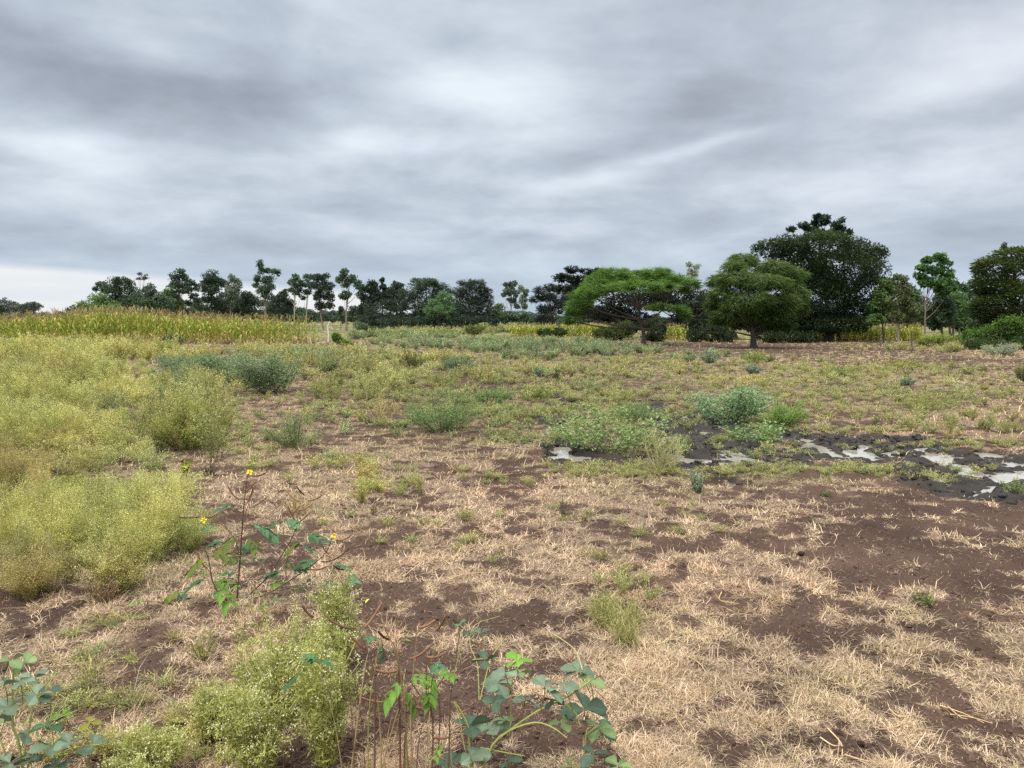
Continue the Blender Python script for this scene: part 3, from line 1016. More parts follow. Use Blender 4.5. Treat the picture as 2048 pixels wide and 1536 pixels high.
# ------------------------------------------------------------------ trees
def crown(g, clumps, n, leaf, asp, col, colv=.25, style='leaf', sub=7, subr=.42, flat=.7, tips=None, droop=0.0, fill=.3):
    """leaf cards spread through lumpy clumps; clumps: centre (3), radii (3)"""
    cl = np.array([np.concatenate([c, r]) for c, r in clumps], float)
    vol = (cl[:, 3] * cl[:, 4] + cl[:, 3] * cl[:, 5] + cl[:, 4] * cl[:, 5])
    vol = vol / vol.sum()
    for k, c in enumerate(cl):
        m = max(3, int(sub * (1 if len(cl) > 3 else 1.8)))
        dirs = unit(m)
        rad = rng.uniform(.45, .95, (m, 1))
        sc = c[:3] + dirs * rad * c[3:]
        sr = np.minimum(c[3:].min() * 1.5, c[3:].max()) * subr * 1.55 * rng.uniform(.5, 1.3, m)
        num = max(12, int(n * vol[k]))
        w = sr ** 2
        pick = rng.choice(m, num, p=w / w.sum())
        off = unit(num) * (rng.random((num, 1)) ** .55) * sr[pick][:, None] * (1, 1, flat)
        cen = sc[pick] + off
        tint = rng.uniform(1 - colv, 1 + colv, m)[pick][:, None]
        whole = rng.random(num) < fill
        u = unit(num) * rng.uniform(.3, 1.0, (num, 1)) ** .5
        cen = np.where(whole[:, None], c[:3] + u * c[3:], cen)
        outw = norm((cen - c[:3]) / c[3:])
        if style == 'feather':
            dr = norm(cen - sc[pick]) * (.9, .9, .5) + outw * (.6, .6, .2) + np.array([0, 0, .15 - droop]) + unit(num) * .38
            ln, wd = leaf * rng.uniform(.6, 1.5, num), leaf * asp * rng.uniform(.7, 1.3, num)
        else:
            dr = outw * .6 + unit(num) * .9 + np.array([0, 0, -.15])
            ln, wd = leaf * rng.uniform(.6, 1.4, num), leaf * asp * rng.uniform(.7, 1.3, num)
        cc = np.asarray(col) * tint * rng.uniform(.75, 1.25, (num, 1))
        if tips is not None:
            f = np.clip(outw[:, 2:3] * 1.2 - .1, 0, 1) * rng.uniform(.2, 1, (num, 1))  # leaves on the upper side of each clump blend towards the second colour
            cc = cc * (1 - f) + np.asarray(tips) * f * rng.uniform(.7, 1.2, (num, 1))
        cards(g, cen, dr, ln, wd, cc)


BARK_D, BARK_G, BARK_P = srgb(84, 74, 66), srgb(130, 120, 106), srgb(176, 166, 148)


def tree(name, label, d, base_px, clumps, n, leaf, asp, col, trunk=None, tw=.12, bark=BARK_D, style='leaf', depth=.9, group='trees along the far side of the field',
         tips=None, sub=7, subr=.42, flat=.7, limbs=True, colv=.25, droop=0.0, twigs=0, cat='tree', fill=.3):
    """clumps in photo pixels (x, y, half width, half height[, distance offset]) at d metres"""
    if group == GL:
        fill, n, col, subr, leaf = .22, int(n * 1.35), np.asarray(col) * 1.7, .46, leaf * .8
    elif group == GC:
        col, n, leaf = np.asarray(col) * 1.5, int(n * 1.3), leaf * .85
    k = d / F
    b = P(base_px, 700, d)
    bz = hz(b[0], b[1])
    base = np.array([b[0], b[1], bz - .05])
    root = thing(name, base, label, cat, group)
    cl = []
    for c in clumps:
        dy = c[4] if len(c) > 4 else rng.normal(0, .25) * c[2] * k
        p = P(c[0], c[1], d + dy)
        cl.append((p, np.array([c[2] * k, max(c[2] * k * depth, c[3] * k * .8), c[3] * k])))
    g = Geo()
    crown(g, cl, n, leaf, asp, col, colv, style, sub, subr, flat, tips, droop, fill)
    g.obj("crown", M_LEAF, root)
    t = Geo()
    top = max(cl, key=lambda c: c[0][2])[0]
    if trunk is None:
        pts = [base, base * .6 + top * .4 + np.array([rng.normal(0, .1), 0, 0]), top]
    else:
        pts = [base] + [P(x, y, d) for x, y in trunk]
    path = curve(pts, 10)
    fr = np.linspace(0, 1, len(path))
    tube(t, path, tw * (1 - .75 * fr) * (1 + .5 * np.exp(-fr * 14)), 7, bark, cvar=.2)
    if limbs:
        for p, r in cl:
            zt = base[2] + (p[2] - base[2]) * rng.uniform(.45, .7)
            i = int(np.argmin(np.abs(path[:, 2] - zt)))
            s = path[i]
            mid = s * .5 + p * .5 + np.array([0, 0, -.12 * np.linalg.norm(p - s)]) * (.3 if style == 'feather' else 1)
            tube(t, curve([s, mid, p], 6), np.linspace(tw * .42, tw * .10, len(curve([s, mid, p], 6))), 5, bark, cvar=.2)
            for _ in range(twigs):
                e = p + unit(1)[0] * r * .9
                cc = curve([p * .4 + mid * .6, p * .8 + e * .2, e], 5)
                tube(t, cc, np.linspace(tw * .14, tw * .04, len(cc)), 4, bark, cvar=.2)
    t.obj("trunk", M_BARK, root)
    return root


DG, DG2, MG = srgb(62, 78, 60), srgb(54, 66, 54), srgb(86, 110, 66)
GA = srgb(98, 130, 64)
FAR_HAZE = srgb(96, 104, 96)  # far trees: the pale grey of distance haze is put into the leaf colour
GL = 'trees standing in a loose row behind the maize'
GC = 'dark trees in the middle of the tree line'
GR = 'trees and bushes on the right of the field'


def build_trees():
    # far off on the left horizon
    tree('far_tree', 'haze greyed round tree far off at the left edge of the view', 240, -5, [(-15, 615, 30, 14), (10, 612, 28, 12), (30, 622, 18, 9)], 1600, .8, .6, FAR_HAZE, tw=.35, group='far trees on the left horizon')
    tree('far_tree', 'lone haze greyed far tree with a spreading twiggy top left of the tree row', 230, 58, [(60, 614, 20, 9), (50, 618, 14, 9), (72, 613, 14, 8), (59, 624, 12, 6)], 1500, .8, .5, FAR_HAZE, tw=.35, group='far trees on the left horizon', twigs=2)
    # loose row on the left
    tree('bushy_tree', 'low bushy tree forming the left end of the row behind the maize', 118, 185, [(168, 614, 18, 12), (195, 600, 20, 16), (212, 615, 26, 18), (160, 624, 14, 8)], 2600, .42, .5, MG, group=GL, tips=srgb(120, 140, 96))
    tree('slim_tree', 'thin tree with one small tuft of crown beside the domed tree', 122, 203, [(202, 570, 9, 8), (212, 580, 11, 9), (190, 578, 6, 5)], 700, .42, .5, DG, tw=.10, group=GL)
    tree('domed_tree', 'dense dark domed tree, fullest crown at the left of the row', 120, 244, [(244, 572, 22, 17), (228, 588, 20, 18), (262, 592, 20, 18), (246, 606, 30, 18), (240, 560, 12, 7)], 4200, .42, .5, DG, tw=.18, group=GL)
    tree('spindly_tree', 'spindly near leafless tree top poking above the domed crown', 126, 281, [(280, 548, 5, 4), (287, 556, 8, 4), (277, 558, 5, 3), (292, 550, 4, 2)], 190, .40, .4, DG2, tw=.07, group=GL, twigs=2)
    tree('bushy_tree', 'broad dark bushy tree right of the domed tree', 116, 300, [(300, 580, 14, 13), (288, 600, 24, 20), (312, 602, 24, 20), (330, 612, 22, 16), (300, 618, 34, 10)], 4400, .42, .5, DG, tw=.18, group=GL)
    tree('slim_tree', 'leafy slim tree left of the tallest crown at the row start', 120, 345, [(343, 580, 16, 12), (336, 596, 16, 14), (352, 604, 16, 12), (345, 616, 12, 6)], 1900, .42, .5, MG * .85, group=GL)
    tree('slim_tree', 'tall slim tree with a rounded top and bare grey stem over low bushes', 118, 359, [(358, 546, 11, 9), (348, 555, 9, 7), (370, 556, 9, 8), (356, 566, 14, 9), (366, 580, 12, 9), (352, 588, 9, 8), (358, 604, 6, 6)], 2000, .40, .5, DG, tw=.12, bark=BARK_G, group=GL, trunk=[(360, 610), (358, 550)])
    tree('sparse_tree', 'sparse see through tree with leaf tufts down its right side', 121, 384, [(384, 566, 9, 7), (377, 580, 9, 7), (394, 576, 7, 7), (388, 592, 9, 6), (398, 600, 9, 6), (378, 606, 7, 7), (372, 570, 7, 6)], 1300, .40, .5, DG, tw=.10, bark=BARK_G, group=GL)
    tree('slim_tree', 'upright oval crowned tree with thick dark foliage to its foot', 117, 423, [(422, 556, 15, 11), (412, 566, 12, 11), (434, 564, 12, 10), (422, 578, 18, 13), (416, 594, 13, 10), (428, 608, 15, 14)], 3200, .40, .5, DG2, tw=.14, group=GL)
    tree('slim_tree', 'paler slim tree with an airy crown and visible thin stems', 120, 464, [(463, 558, 10, 8), (452, 568, 8, 7), (475, 567, 10, 9), (463, 580, 14, 9), (472, 592, 10, 8), (456, 594, 8, 8)], 1700, .40, .45, srgb(84, 96, 78), tw=.10, bark=BARK_G, group=GL)
    tree('low_tree', 'low dark tree filling the gap between two slim crowns', 124, 446, [(444, 600, 14, 14), (458, 612, 14, 12), (478, 616, 14, 12), (438, 616, 12, 10)], 2200, .42, .5, DG2, group=GL)
    tree('low_tree', 'small dark tree at the left foot of the tallest tree', 122, 497, [(494, 590, 12, 8), (503, 602, 12, 12), (488, 606, 9, 12), (500, 618, 14, 8)], 1700, .42, .5, DG2, group=GL)
    tree('tall_tree', 'tallest tree of the row with a narrow tuft above two leafy arms', 115, 531, [(521, 530, 6, 9), (523, 542, 9, 6), (540, 541, 10, 6), (551, 543, 8, 6), (557, 548, 5, 5), (514, 556, 9, 8), (534, 560, 12, 8), (540, 575, 12, 9), (524, 580, 10, 9), (538, 592, 12, 8), (512, 570, 7, 7)], 2600, .38, .5, DG, tw=.14, bark=BARK_G, group=GL, trunk=[(531, 600), (530, 560), (522, 530)])
    tree('bushy_tree', 'dark bushy tree at the right foot of the tallest tree', 120, 564, [(556, 598, 16, 10), (568, 594, 12, 9), (576, 606, 13, 9), (556, 614, 18, 10), (575, 620, 10, 6)], 2600, .42, .5, DG2, group=GL)
    tree('slim_tree', 'slim tree with a clean bare stem and triangular crown', 118, 590, [(592, 555, 9, 6), (584, 566, 10, 7), (598, 566, 9, 8), (590, 578, 14, 7), (575, 582, 7, 4), (602, 592, 5, 4), (591, 587, 9, 4)], 1300, .38, .5, DG, tw=.12, bark=BARK_P, group=GL, trunk=[(589, 600), (591, 556)])
    tree('slim_tree', 'thin pale stemmed tree with a lopsided crown next to the triangular one', 119, 613, [(618, 554, 11, 7), (611, 566, 8, 7), (622, 570, 8, 9), (616, 584, 9, 6), (607, 596, 5, 4)], 1100, .38, .5, DG, tw=.11, bark=BARK_P, group=GL, trunk=[(614, 600), (618, 556)])
    tree('leafy_tree', 'wide leafy dark tree with twin tops in the row', 116, 648, [(634, 556, 9, 8), (649, 556, 11, 9), (640, 570, 16, 10), (658, 572, 10, 10), (650, 586, 18, 10), (636, 592, 10, 10), (662, 596, 9, 9), (640, 610, 11, 10), (655, 612, 10, 8)], 3900, .38, .5, DG2, tw=.13, bark=BARK_G, group=GL)
    tree('tall_tree', 'slim tree with a two tiered crown and long clear stem beside the dark grove', 112, 693, [(690, 543, 9, 8), (684, 553, 8, 6), (677, 560, 9, 5), (700, 558, 12, 9), (716, 566, 10, 7), (720, 576, 8, 6), (694, 570, 9, 6), (692, 588, 12, 7), (688, 596, 7, 4)], 2100, .38, .5, DG, tw=.13, bark=BARK_G, group=GL, trunk=[(693, 620), (697, 585), (692, 545)])
    tree('young_tree', 'small young tree low in the gap under the two tiered crown', 125, 683, [(683, 618, 6, 6), (680, 625, 5, 4)], 300, .40, .5, DG, tw=.05, group=GL)
    tree('young_tree', 'second small low tree nearer the dark grove in the gap', 124, 708, [(707, 617, 9, 6), (702, 626, 7, 5), (715, 624, 6, 4)], 430, .40, .5, DG, tw=.05, group=GL)
    # dark grove in the middle
    tree('grove_tree', 'dark oval tree at the left end of the central grove', 112, 742, [(742, 574, 15, 12), (733, 590, 16, 14), (752, 592, 14, 16), (738, 612, 20, 16), (728, 622, 14, 10)], 4200, .40, .5, DG2, tw=.16, group=GC)
    tree('grove_tree', 'grove tree with a single leader spike above its crown', 114, 765, [(764, 562, 4, 7), (766, 574, 8, 7), (776, 582, 12, 9), (764, 594, 16, 12)], 1700, .40, .5, DG2, tw=.14, group=GC)
    tree('grove_tree', 'round topped grove tree between the spike and the wide acacia', 113, 795, [(793, 573, 12, 9), (786, 588, 14, 12), (803, 590, 12, 14), (795, 606, 22, 14)], 2600, .40, .5, DG2, tw=.16, group=GC)
    tree('acacia', 'low dark spreading acacia in front of the left half of the central grove', 104, 800, [(800, 610, 40, 12), (770, 622, 36, 14), (825, 622, 34, 14), (790, 640, 60, 16), (842, 640, 40, 14)], 6500, .45, .22, DG2 * .9, style='feather', tw=.2, group=GC)
    tree('acacia', 'wide dark layered acacia, broadest crown of the central grove', 106, 856, [(838, 572, 26, 10), (868, 572, 30, 10), (850, 562, 30, 7), (815, 590, 20, 12), (885, 584, 24, 12), (850, 595, 44, 16), (866, 620, 44, 22)], 8000, .45, .22, DG, style='feather', tw=.22, group=GC, tips=srgb(80, 98, 70))
    tree('acacia', 'lighter green feathery acacia in front of the wide dark one', 98, 882, [(892, 594, 20, 8), (876, 606, 22, 8), (862, 620, 18, 8), (888, 618, 22, 10), (872, 632, 22, 8)], 3600, .40, .22, srgb(88, 112, 74), style='feather', tw=.18, group=GC, trunk=[(880, 650), (880, 615)])
    tree('acacia', 'dark fan shaped acacia at the right end of the central grove', 103, 944, [(930, 566, 18, 8), (950, 570, 22, 9), (968, 582, 18, 10), (978, 600, 12, 14), (918, 584, 16, 12), (946, 592, 34, 18), (940, 615, 36, 18), (965, 622, 20, 16), (915, 625, 24, 22)], 8200, .45, .22, DG2, style='feather', tw=.2, group=GC, twigs=2)
    tree('slim_tree', 'slim tree with tufted crown right of the central grove', 112, 1021, [(1012, 570, 7, 5), (1025, 568, 10, 6), (1019, 582, 13, 8), (1032, 588, 8, 7), (1008, 590, 6, 4), (1024, 600, 9, 6), (1033, 612, 7, 6)], 1500, .38, .5, srgb(78, 92, 74), tw=.11, bark=BARK_G, group=GC, trunk=[(1022, 640), (1022, 570)])
    tree('slim_tree', 'thin pale crowned tree half hidden behind the fan of bare branches', 116, 1044, [(1042, 578, 8, 6), (1052, 584, 7, 7), (1046, 598, 9, 8), (1050, 612, 7, 6)], 900, .38, .5, srgb(98, 110, 92), tw=.09, bark=BARK_P, group=GC)
    tree('low_tree', 'low rounded tree right under the gap beside the fan shaped acacia', 108, 985, [(985, 622, 12, 10), (1000, 618, 12, 12), (975, 634, 14, 8), (1010, 632, 18, 10), (1035, 630, 20, 10)], 2600, .40, .5, srgb(74, 90, 70), group=GC, tips=srgb(100, 120, 90))
    tree('thicket_tree', 'low dark thicket closing the foot of the central grove', 98, 850, [(738, 642, 24, 14), (780, 648, 34, 12), (830, 646, 34, 14), (880, 650, 30, 12), (925, 644, 30, 16), (965, 645, 26, 14), (985, 640, 14, 12)], 5600, .42, .4, DG2 * .85, tw=.2, group=GC, fill=.5)
    tree('thicket_tree', 'low dark thicket under the slim crowns left of the tallest tree', 127, 420, [(375, 616, 22, 12), (405, 608, 22, 14), (440, 612, 24, 14), (475, 606, 22, 14)], 3600, .4, .45, DG, tw=.2, group=GL, fill=.5)
    tree('thicket_tree', 'low dark thicket around the foot of the tallest tree', 128, 540, [(505, 606, 18, 14), (535, 612, 22, 12), (570, 610, 18, 12), (600, 622, 18, 8)], 2600, .4, .45, DG, tw=.2, group=GL, fill=.5)
    # behind the two acacias
    tree('acacia', 'blue dark fan branched acacia left of the bright umbrella acacia', 88, 1102, [(1080, 582, 18, 7), (1100, 574, 18, 7), (1072, 598, 14, 8), (1095, 596, 24, 10), (1118, 600, 18, 12), (1100, 620, 30, 12), (1090, 640, 26, 8)], 4600, .42, .2, srgb(64, 74, 70), style='feather', tw=.16, group=GR, twigs=3, trunk=[(1104, 640), (1098, 600)])
    tree('acacia', 'tall dark layered tree rising behind the left of the bright umbrella acacia', 92, 1155, [(1145, 538, 16, 7), (1172, 543, 16, 6), (1200, 545, 20, 7), (1125, 556, 24, 9), (1160, 560, 30, 10), (1195, 562, 28, 10), (1130, 580, 26, 12), (1165, 590, 34, 16), (1150, 610, 36, 14)], 7200, .45, .3, DG2, style='feather', tw=.2, group=GR)
    tree('acacia', 'low dark forked acacia whose trunk shows under the umbrella acacia', 78, 1149, [(1165, 620, 26, 12), (1195, 625, 34, 14), (1150, 632, 16, 8), (1230, 632, 30, 12)], 3600, .45, .2, srgb(58, 62, 52), style='feather', tw=.26, group=GR, trunk=[(1151, 658), (1160, 640), (1180, 622)])
    tree('pale_tree', 'pale sparse upright tree top between the two nearest acacias', 80, 1384, [(1378, 530, 7, 6), (1392, 534, 6, 7), (1384, 546, 11, 9), (1380, 560, 8, 8)], 900, .26, .35, srgb(150, 162, 132), tw=.10, bark=BARK_P, group=GR)
    tree('dark_tree', 'dark low tree standing between the trunks of the two nearest acacias', 66, 1395, [(1370, 620, 24, 22), (1410, 612, 26, 24), (1440, 630, 26, 22), (1390, 645, 34, 14)], 4500, .3, .4, srgb(54, 62, 48), tw=.12, group=GR, trunk=[(1397, 655), (1395, 620)])
    tree('dark_tree', 'short dark tree half hidden behind the trunk of the droopy acacia', 60, 1560, [(1560, 640, 36, 20), (1600, 645, 40, 20), (1530, 655, 24, 16)], 4300, .3, .4, DG2 * .8, tw=.20, group=GR, trunk=[(1568, 670), (1560, 640)])
    # the big dark tree and the one behind it
    tree('palm_leaved_tree', 'dark large leaved tree top rising above the big dome tree', 76, 1645, [(1636, 432, 9, 7), (1652, 436, 12, 7), (1640, 446, 16, 9), (1668, 450, 10, 8), (1684, 440, 7, 6), (1606, 450, 13, 6), (1582, 458, 11, 5), (1622, 460, 14, 6), (1680, 458, 12, 7), (1700, 463, 7, 6), (1655, 470, 40, 8)], 2600, .46, .34, srgb(54, 72, 56), tw=.2, group=GR, subr=.45)
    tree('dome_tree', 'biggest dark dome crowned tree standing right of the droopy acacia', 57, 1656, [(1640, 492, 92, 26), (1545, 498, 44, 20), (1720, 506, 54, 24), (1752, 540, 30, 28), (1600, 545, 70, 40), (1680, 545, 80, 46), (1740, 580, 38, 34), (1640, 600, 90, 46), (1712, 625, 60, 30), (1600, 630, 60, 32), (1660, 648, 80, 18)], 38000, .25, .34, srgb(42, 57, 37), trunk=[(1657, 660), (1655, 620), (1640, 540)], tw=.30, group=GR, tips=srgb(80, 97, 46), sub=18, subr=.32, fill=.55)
    # right of it
    tree('slender_tree', 'mid green slender tree close against the right side of the dome tree', 54, 1768, [(1772, 566, 14, 9), (1765, 586, 20, 12), (1758, 610, 22, 14), (1778, 620, 18, 14), (1752, 640, 22, 10)], 2600, .24, .45, srgb(84, 108, 60), tw=.07, group=GR)
    tree('slender_tree', 'dull olive thin leaved tree with a straight stem between two greener ones', 50, 1796, [(1800, 560, 16, 12), (1808, 580, 20, 14), (1795, 600, 22, 14), (1815, 612, 22, 14), (1798, 632, 22, 12), (1820, 636, 16, 10)], 3000, .22, .4, srgb(88, 98, 64), tw=.09, bark=BARK_G, group=GR, trunk=[(1797, 660), (1799, 600), (1803, 560)])
    tree('twin_stem_tree', 'bright green tree on two slender pale stems right of the dome tree', 54, 1850, [(1878, 514, 12, 8), (1858, 520, 16, 8), (1890, 528, 14, 9), (1846, 536, 14, 8), (1868, 540, 20, 10), (1896, 552, 14, 10), (1838, 552, 12, 8), (1872, 562, 20, 10), (1850, 568, 14, 8), (1902, 572, 12, 8), (1885, 582, 16, 10)], 4400, .26, .42, srgb(78, 112, 64), tw=.06, bark=BARK_G, group=GR, trunk=[(1850, 640), (1854, 590), (1866, 540)], tips=srgb(110, 145, 84), subr=.36)
    tree('dark_tree', 'dark green tree filling in behind the two slender pale stems', 60, 1885, [(1884, 600, 20, 14), (1872, 620, 20, 16), (1898, 624, 18, 14), (1882, 642, 26, 14)], 2600, .28, .42, srgb(62, 78, 58), group=GR)
    tree('light_tree', 'small light green tree in the sky gap before the right edge', 68, 1918, [(1918, 590, 12, 7), (1910, 604, 14, 9), (1924, 616, 14, 10), (1912, 630, 16, 10), (1928, 640, 10, 10)], 1700, .28, .45, srgb(116, 142, 104), tw=.07, group=GR)
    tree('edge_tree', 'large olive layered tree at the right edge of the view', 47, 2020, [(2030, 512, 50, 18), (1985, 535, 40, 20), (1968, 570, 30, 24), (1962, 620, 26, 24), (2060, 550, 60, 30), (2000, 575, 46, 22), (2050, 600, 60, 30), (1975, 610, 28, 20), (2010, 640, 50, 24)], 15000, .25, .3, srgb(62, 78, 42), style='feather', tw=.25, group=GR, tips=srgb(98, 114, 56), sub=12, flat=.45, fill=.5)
    tree('columnar_tree', 'narrow grey green column of foliage at the left side of the edge tree', 52, 1962, [(1964, 522, 7, 8), (1958, 540, 9, 10), (1966, 560, 12, 14), (1960, 585, 12, 14), (1966, 612, 14, 14)], 1800, .2, .3, srgb(110, 118, 88), style='feather', tw=.08, bark=BARK_G, group=GR)
    tree('spire_tree', 'thin dark spire of a tree top above the edge tree', 62, 2006, [(2008, 492, 5, 8), (2007, 508, 6, 9), (2004, 520, 9, 7)], 420, .24, .4, DG, tw=.06, group=GR)
    # two acacias in the open field
    tree('dark_tree', 'dark thicket like tree filling the shade behind the umbrella acacia', 68, 1300, [(1250, 606, 40, 24), (1300, 600, 44, 22), (1350, 596, 40, 22), (1395, 600, 30, 24), (1270, 634, 34, 14), (1370, 634, 34, 16), (1215, 622, 34, 16)], 6800, .34, .35, srgb(40, 46, 38), tw=.16, group=GR, trunk=[(1372, 660), (1360, 620)], fill=.5)
    tree('umbrella_acacia', 'bright green flat topped umbrella acacia on one dark trunk in the open field', 49.5, 1287,
         [(1265, 556, 95, 15, .5), (1205, 572, 50, 14, -.3), (1335, 564, 55, 15, -.5), (1280, 574, 80, 12, -1.8), (1180, 590, 40, 15, -.6), (1160, 608, 30, 17, -.9), (1148, 628, 20, 18, -.9), (1380, 576, 24, 12, -.3), (1138, 642, 12, 10, -.5),
          (1330, 616, 42, 7, -1.6), (1370, 628, 14, 9, -1.4), (1225, 545, 40, 9, 0), (1310, 545, 40, 9, 0), (1270, 560, 90, 14, 2.2)],
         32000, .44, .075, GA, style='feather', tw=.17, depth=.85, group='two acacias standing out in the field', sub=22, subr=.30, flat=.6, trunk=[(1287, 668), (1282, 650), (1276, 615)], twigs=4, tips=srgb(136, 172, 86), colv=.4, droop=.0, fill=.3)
    tree('droopy_acacia', 'round drooping feathery acacia standing left of the big dome tree', 44, 1507,
         [(1485, 522, 34, 16, 0), (1470, 535, 30, 14, -.6), (1545, 538, 42, 18, -.3), (1585, 552, 32, 20, 0), (1440, 562, 28, 15, 0), (1470, 558, 40, 16, -1.0), (1525, 566, 56, 18, -1.3), (1592, 588, 28, 22, -.3), (1448, 590, 36, 18, -.6), (1500, 602, 56, 20, -1.3), (1562, 608, 44, 22, -.8), (1470, 628, 50, 16, -.6), (1545, 634, 50, 16, -.3), (1428, 612, 20, 18, 0),
          (1440, 640, 26, 12, 0), (1500, 648, 44, 10, .6), (1560, 650, 34, 12, .4), (1600, 615, 18, 20, 0)],
         34000, .42, .075, srgb(80, 104, 54), style='feather', tw=.19, depth=.8, group='two acacias standing out in the field', sub=26, subr=.27, flat=.8, trunk=[(1506, 670), (1503, 640), (1510, 590)], twigs=3, tips=srgb(116, 134, 80), colv=.4, droop=.6, fill=.35)
    # trees and thicket filling the right side behind the first row
    tree('dark_tree', 'broad dark tree behind the slender stems right of the dome tree', 72, 1815, [(1790, 600, 30, 22), (1830, 610, 30, 22), (1760, 625, 30, 22), (1810, 640, 50, 16), (1850, 635, 24, 16)], 4600, .34, .4, srgb(62, 76, 54), tw=.16, group=GR, fill=.5)
    tree('leafy_tree', 'mid green leafy tree filling the sky gap right of the dome tree', 66, 1790, [(1782, 575, 22, 14), (1818, 588, 22, 14), (1765, 600, 22, 16), (1800, 615, 30, 16), (1836, 622, 20, 16)], 3600, .3, .42, srgb(86, 108, 64), tw=.12, group=GR, fill=.4)
    tree('leafy_tree', 'mid green leafy tree behind the right half of the twin pale stems', 64, 1905, [(1900, 600, 18, 14), (1925, 612, 16, 14), (1890, 625, 22, 16), (1915, 640, 26, 14)], 2400, .3, .42, srgb(88, 112, 70), tw=.10, group=GR, fill=.4)
    tree('leafy_tree', 'dark green leafy tree between the twin pale stems and the right edge tree', 74, 1900, [(1890, 572, 24, 14), (1915, 580, 24, 14), (1935, 600, 24, 18), (1900, 610, 30, 18)], 3600, .32, .42, srgb(66, 88, 56), tw=.12, group=GR, fill=.4)
    tree('dark_tree', 'dark low tree closing the gap left of the large right edge tree', 70, 1930, [(1915, 632, 24, 16), (1945, 622, 20, 20), (1935, 648, 34, 12)], 2400, .34, .4, srgb(70, 88, 62), tw=.12, group=GR, fill=.5)
    tree('dark_tree', 'dark low tree under the drooping crown, between it and the dome tree', 62, 1475, [(1455, 640, 30, 16), (1500, 645, 40, 16), (1430, 655, 26, 14), (1620, 655, 40, 14), (1560, 655, 50, 14)], 4200, .34, .4, srgb(50, 60, 44), tw=.14, group=GR, fill=.5)
    tree('dark_tree', 'dark thicket like tree in the shade right of the umbrella acacia trunk', 63, 1330, [(1300, 650, 30, 14), (1250, 655, 30, 12), (1390, 650, 26, 16), (1415, 640, 20, 22)], 3000, .32, .4, srgb(52, 60, 44), tw=.12, group=GR, fill=.5)
    tree('bushy_tree', 'dark bushy tree low between the domed tree and the first slim trees', 128, 270, [(230, 618, 40, 14), (280, 616, 44, 16), (330, 620, 40, 14), (185, 622, 30, 12)], 4200, .5, .5, DG, tw=.2, group=GL)
    # far low tree belt seen between the trunks
    g = Geo()
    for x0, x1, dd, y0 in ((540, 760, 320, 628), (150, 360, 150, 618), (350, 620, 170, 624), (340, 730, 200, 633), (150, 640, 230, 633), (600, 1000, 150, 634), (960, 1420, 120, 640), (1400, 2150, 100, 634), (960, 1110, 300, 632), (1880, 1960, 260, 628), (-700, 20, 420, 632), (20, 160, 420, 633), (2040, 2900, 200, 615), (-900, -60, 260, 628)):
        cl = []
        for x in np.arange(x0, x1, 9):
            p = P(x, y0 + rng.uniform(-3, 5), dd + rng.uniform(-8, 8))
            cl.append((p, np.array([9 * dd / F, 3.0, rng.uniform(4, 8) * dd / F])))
        crown(g, cl, int((x1 - x0) * 16), dd / 250., .6, FAR_HAZE if dd > 220 else DG * 1.1, .2)
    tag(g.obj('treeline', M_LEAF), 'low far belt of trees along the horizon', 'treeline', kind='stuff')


build_trees()


# ------------------------------------------------------------------ bushes at the feet of the trees, posts
def bush(name, label, d, clumps, n, leaf, asp, col, style='leaf', group='bushes at the feet of the trees', tips=None, cat='bush'):
    k = d / F
    cx = np.mean([c[0] for c in clumps])
    b = P(cx, 700, d)
    base = np.array([b[0], b[1], hz(b[0], b[1]) - .03])
    root = thing(name, base, label, cat, group)
    cl = []
    for c in clumps:
        p = P(c[0], c[1], d + rng.normal(0, .3))
        p[2] = max(p[2], base[2] + c[3] * k * .5)
        cl.append((p, np.array([c[2] * k, c[2] * k * .8, c[3] * k])))
    g = Geo()
    crown(g, cl, n, leaf, asp, col, .3, style, 8, .42, .8, tips)
    g.obj('foliage', M_LEAF, root)
    t = Geo()
    for p, r in cl:
        for _ in range(2):
            e = p + unit(1)[0] * r * .6
            s = base + np.array([rng.normal(0, .15), rng.normal(0, .15), 0])
            cc = curve([s, s * .5 + e * .5 + (0, 0, .1), e], 5)
            tube(t, cc, np.linspace(.03, .01, len(cc)), 4, BARK_D)
    t.obj('stem', M_BARK, root)


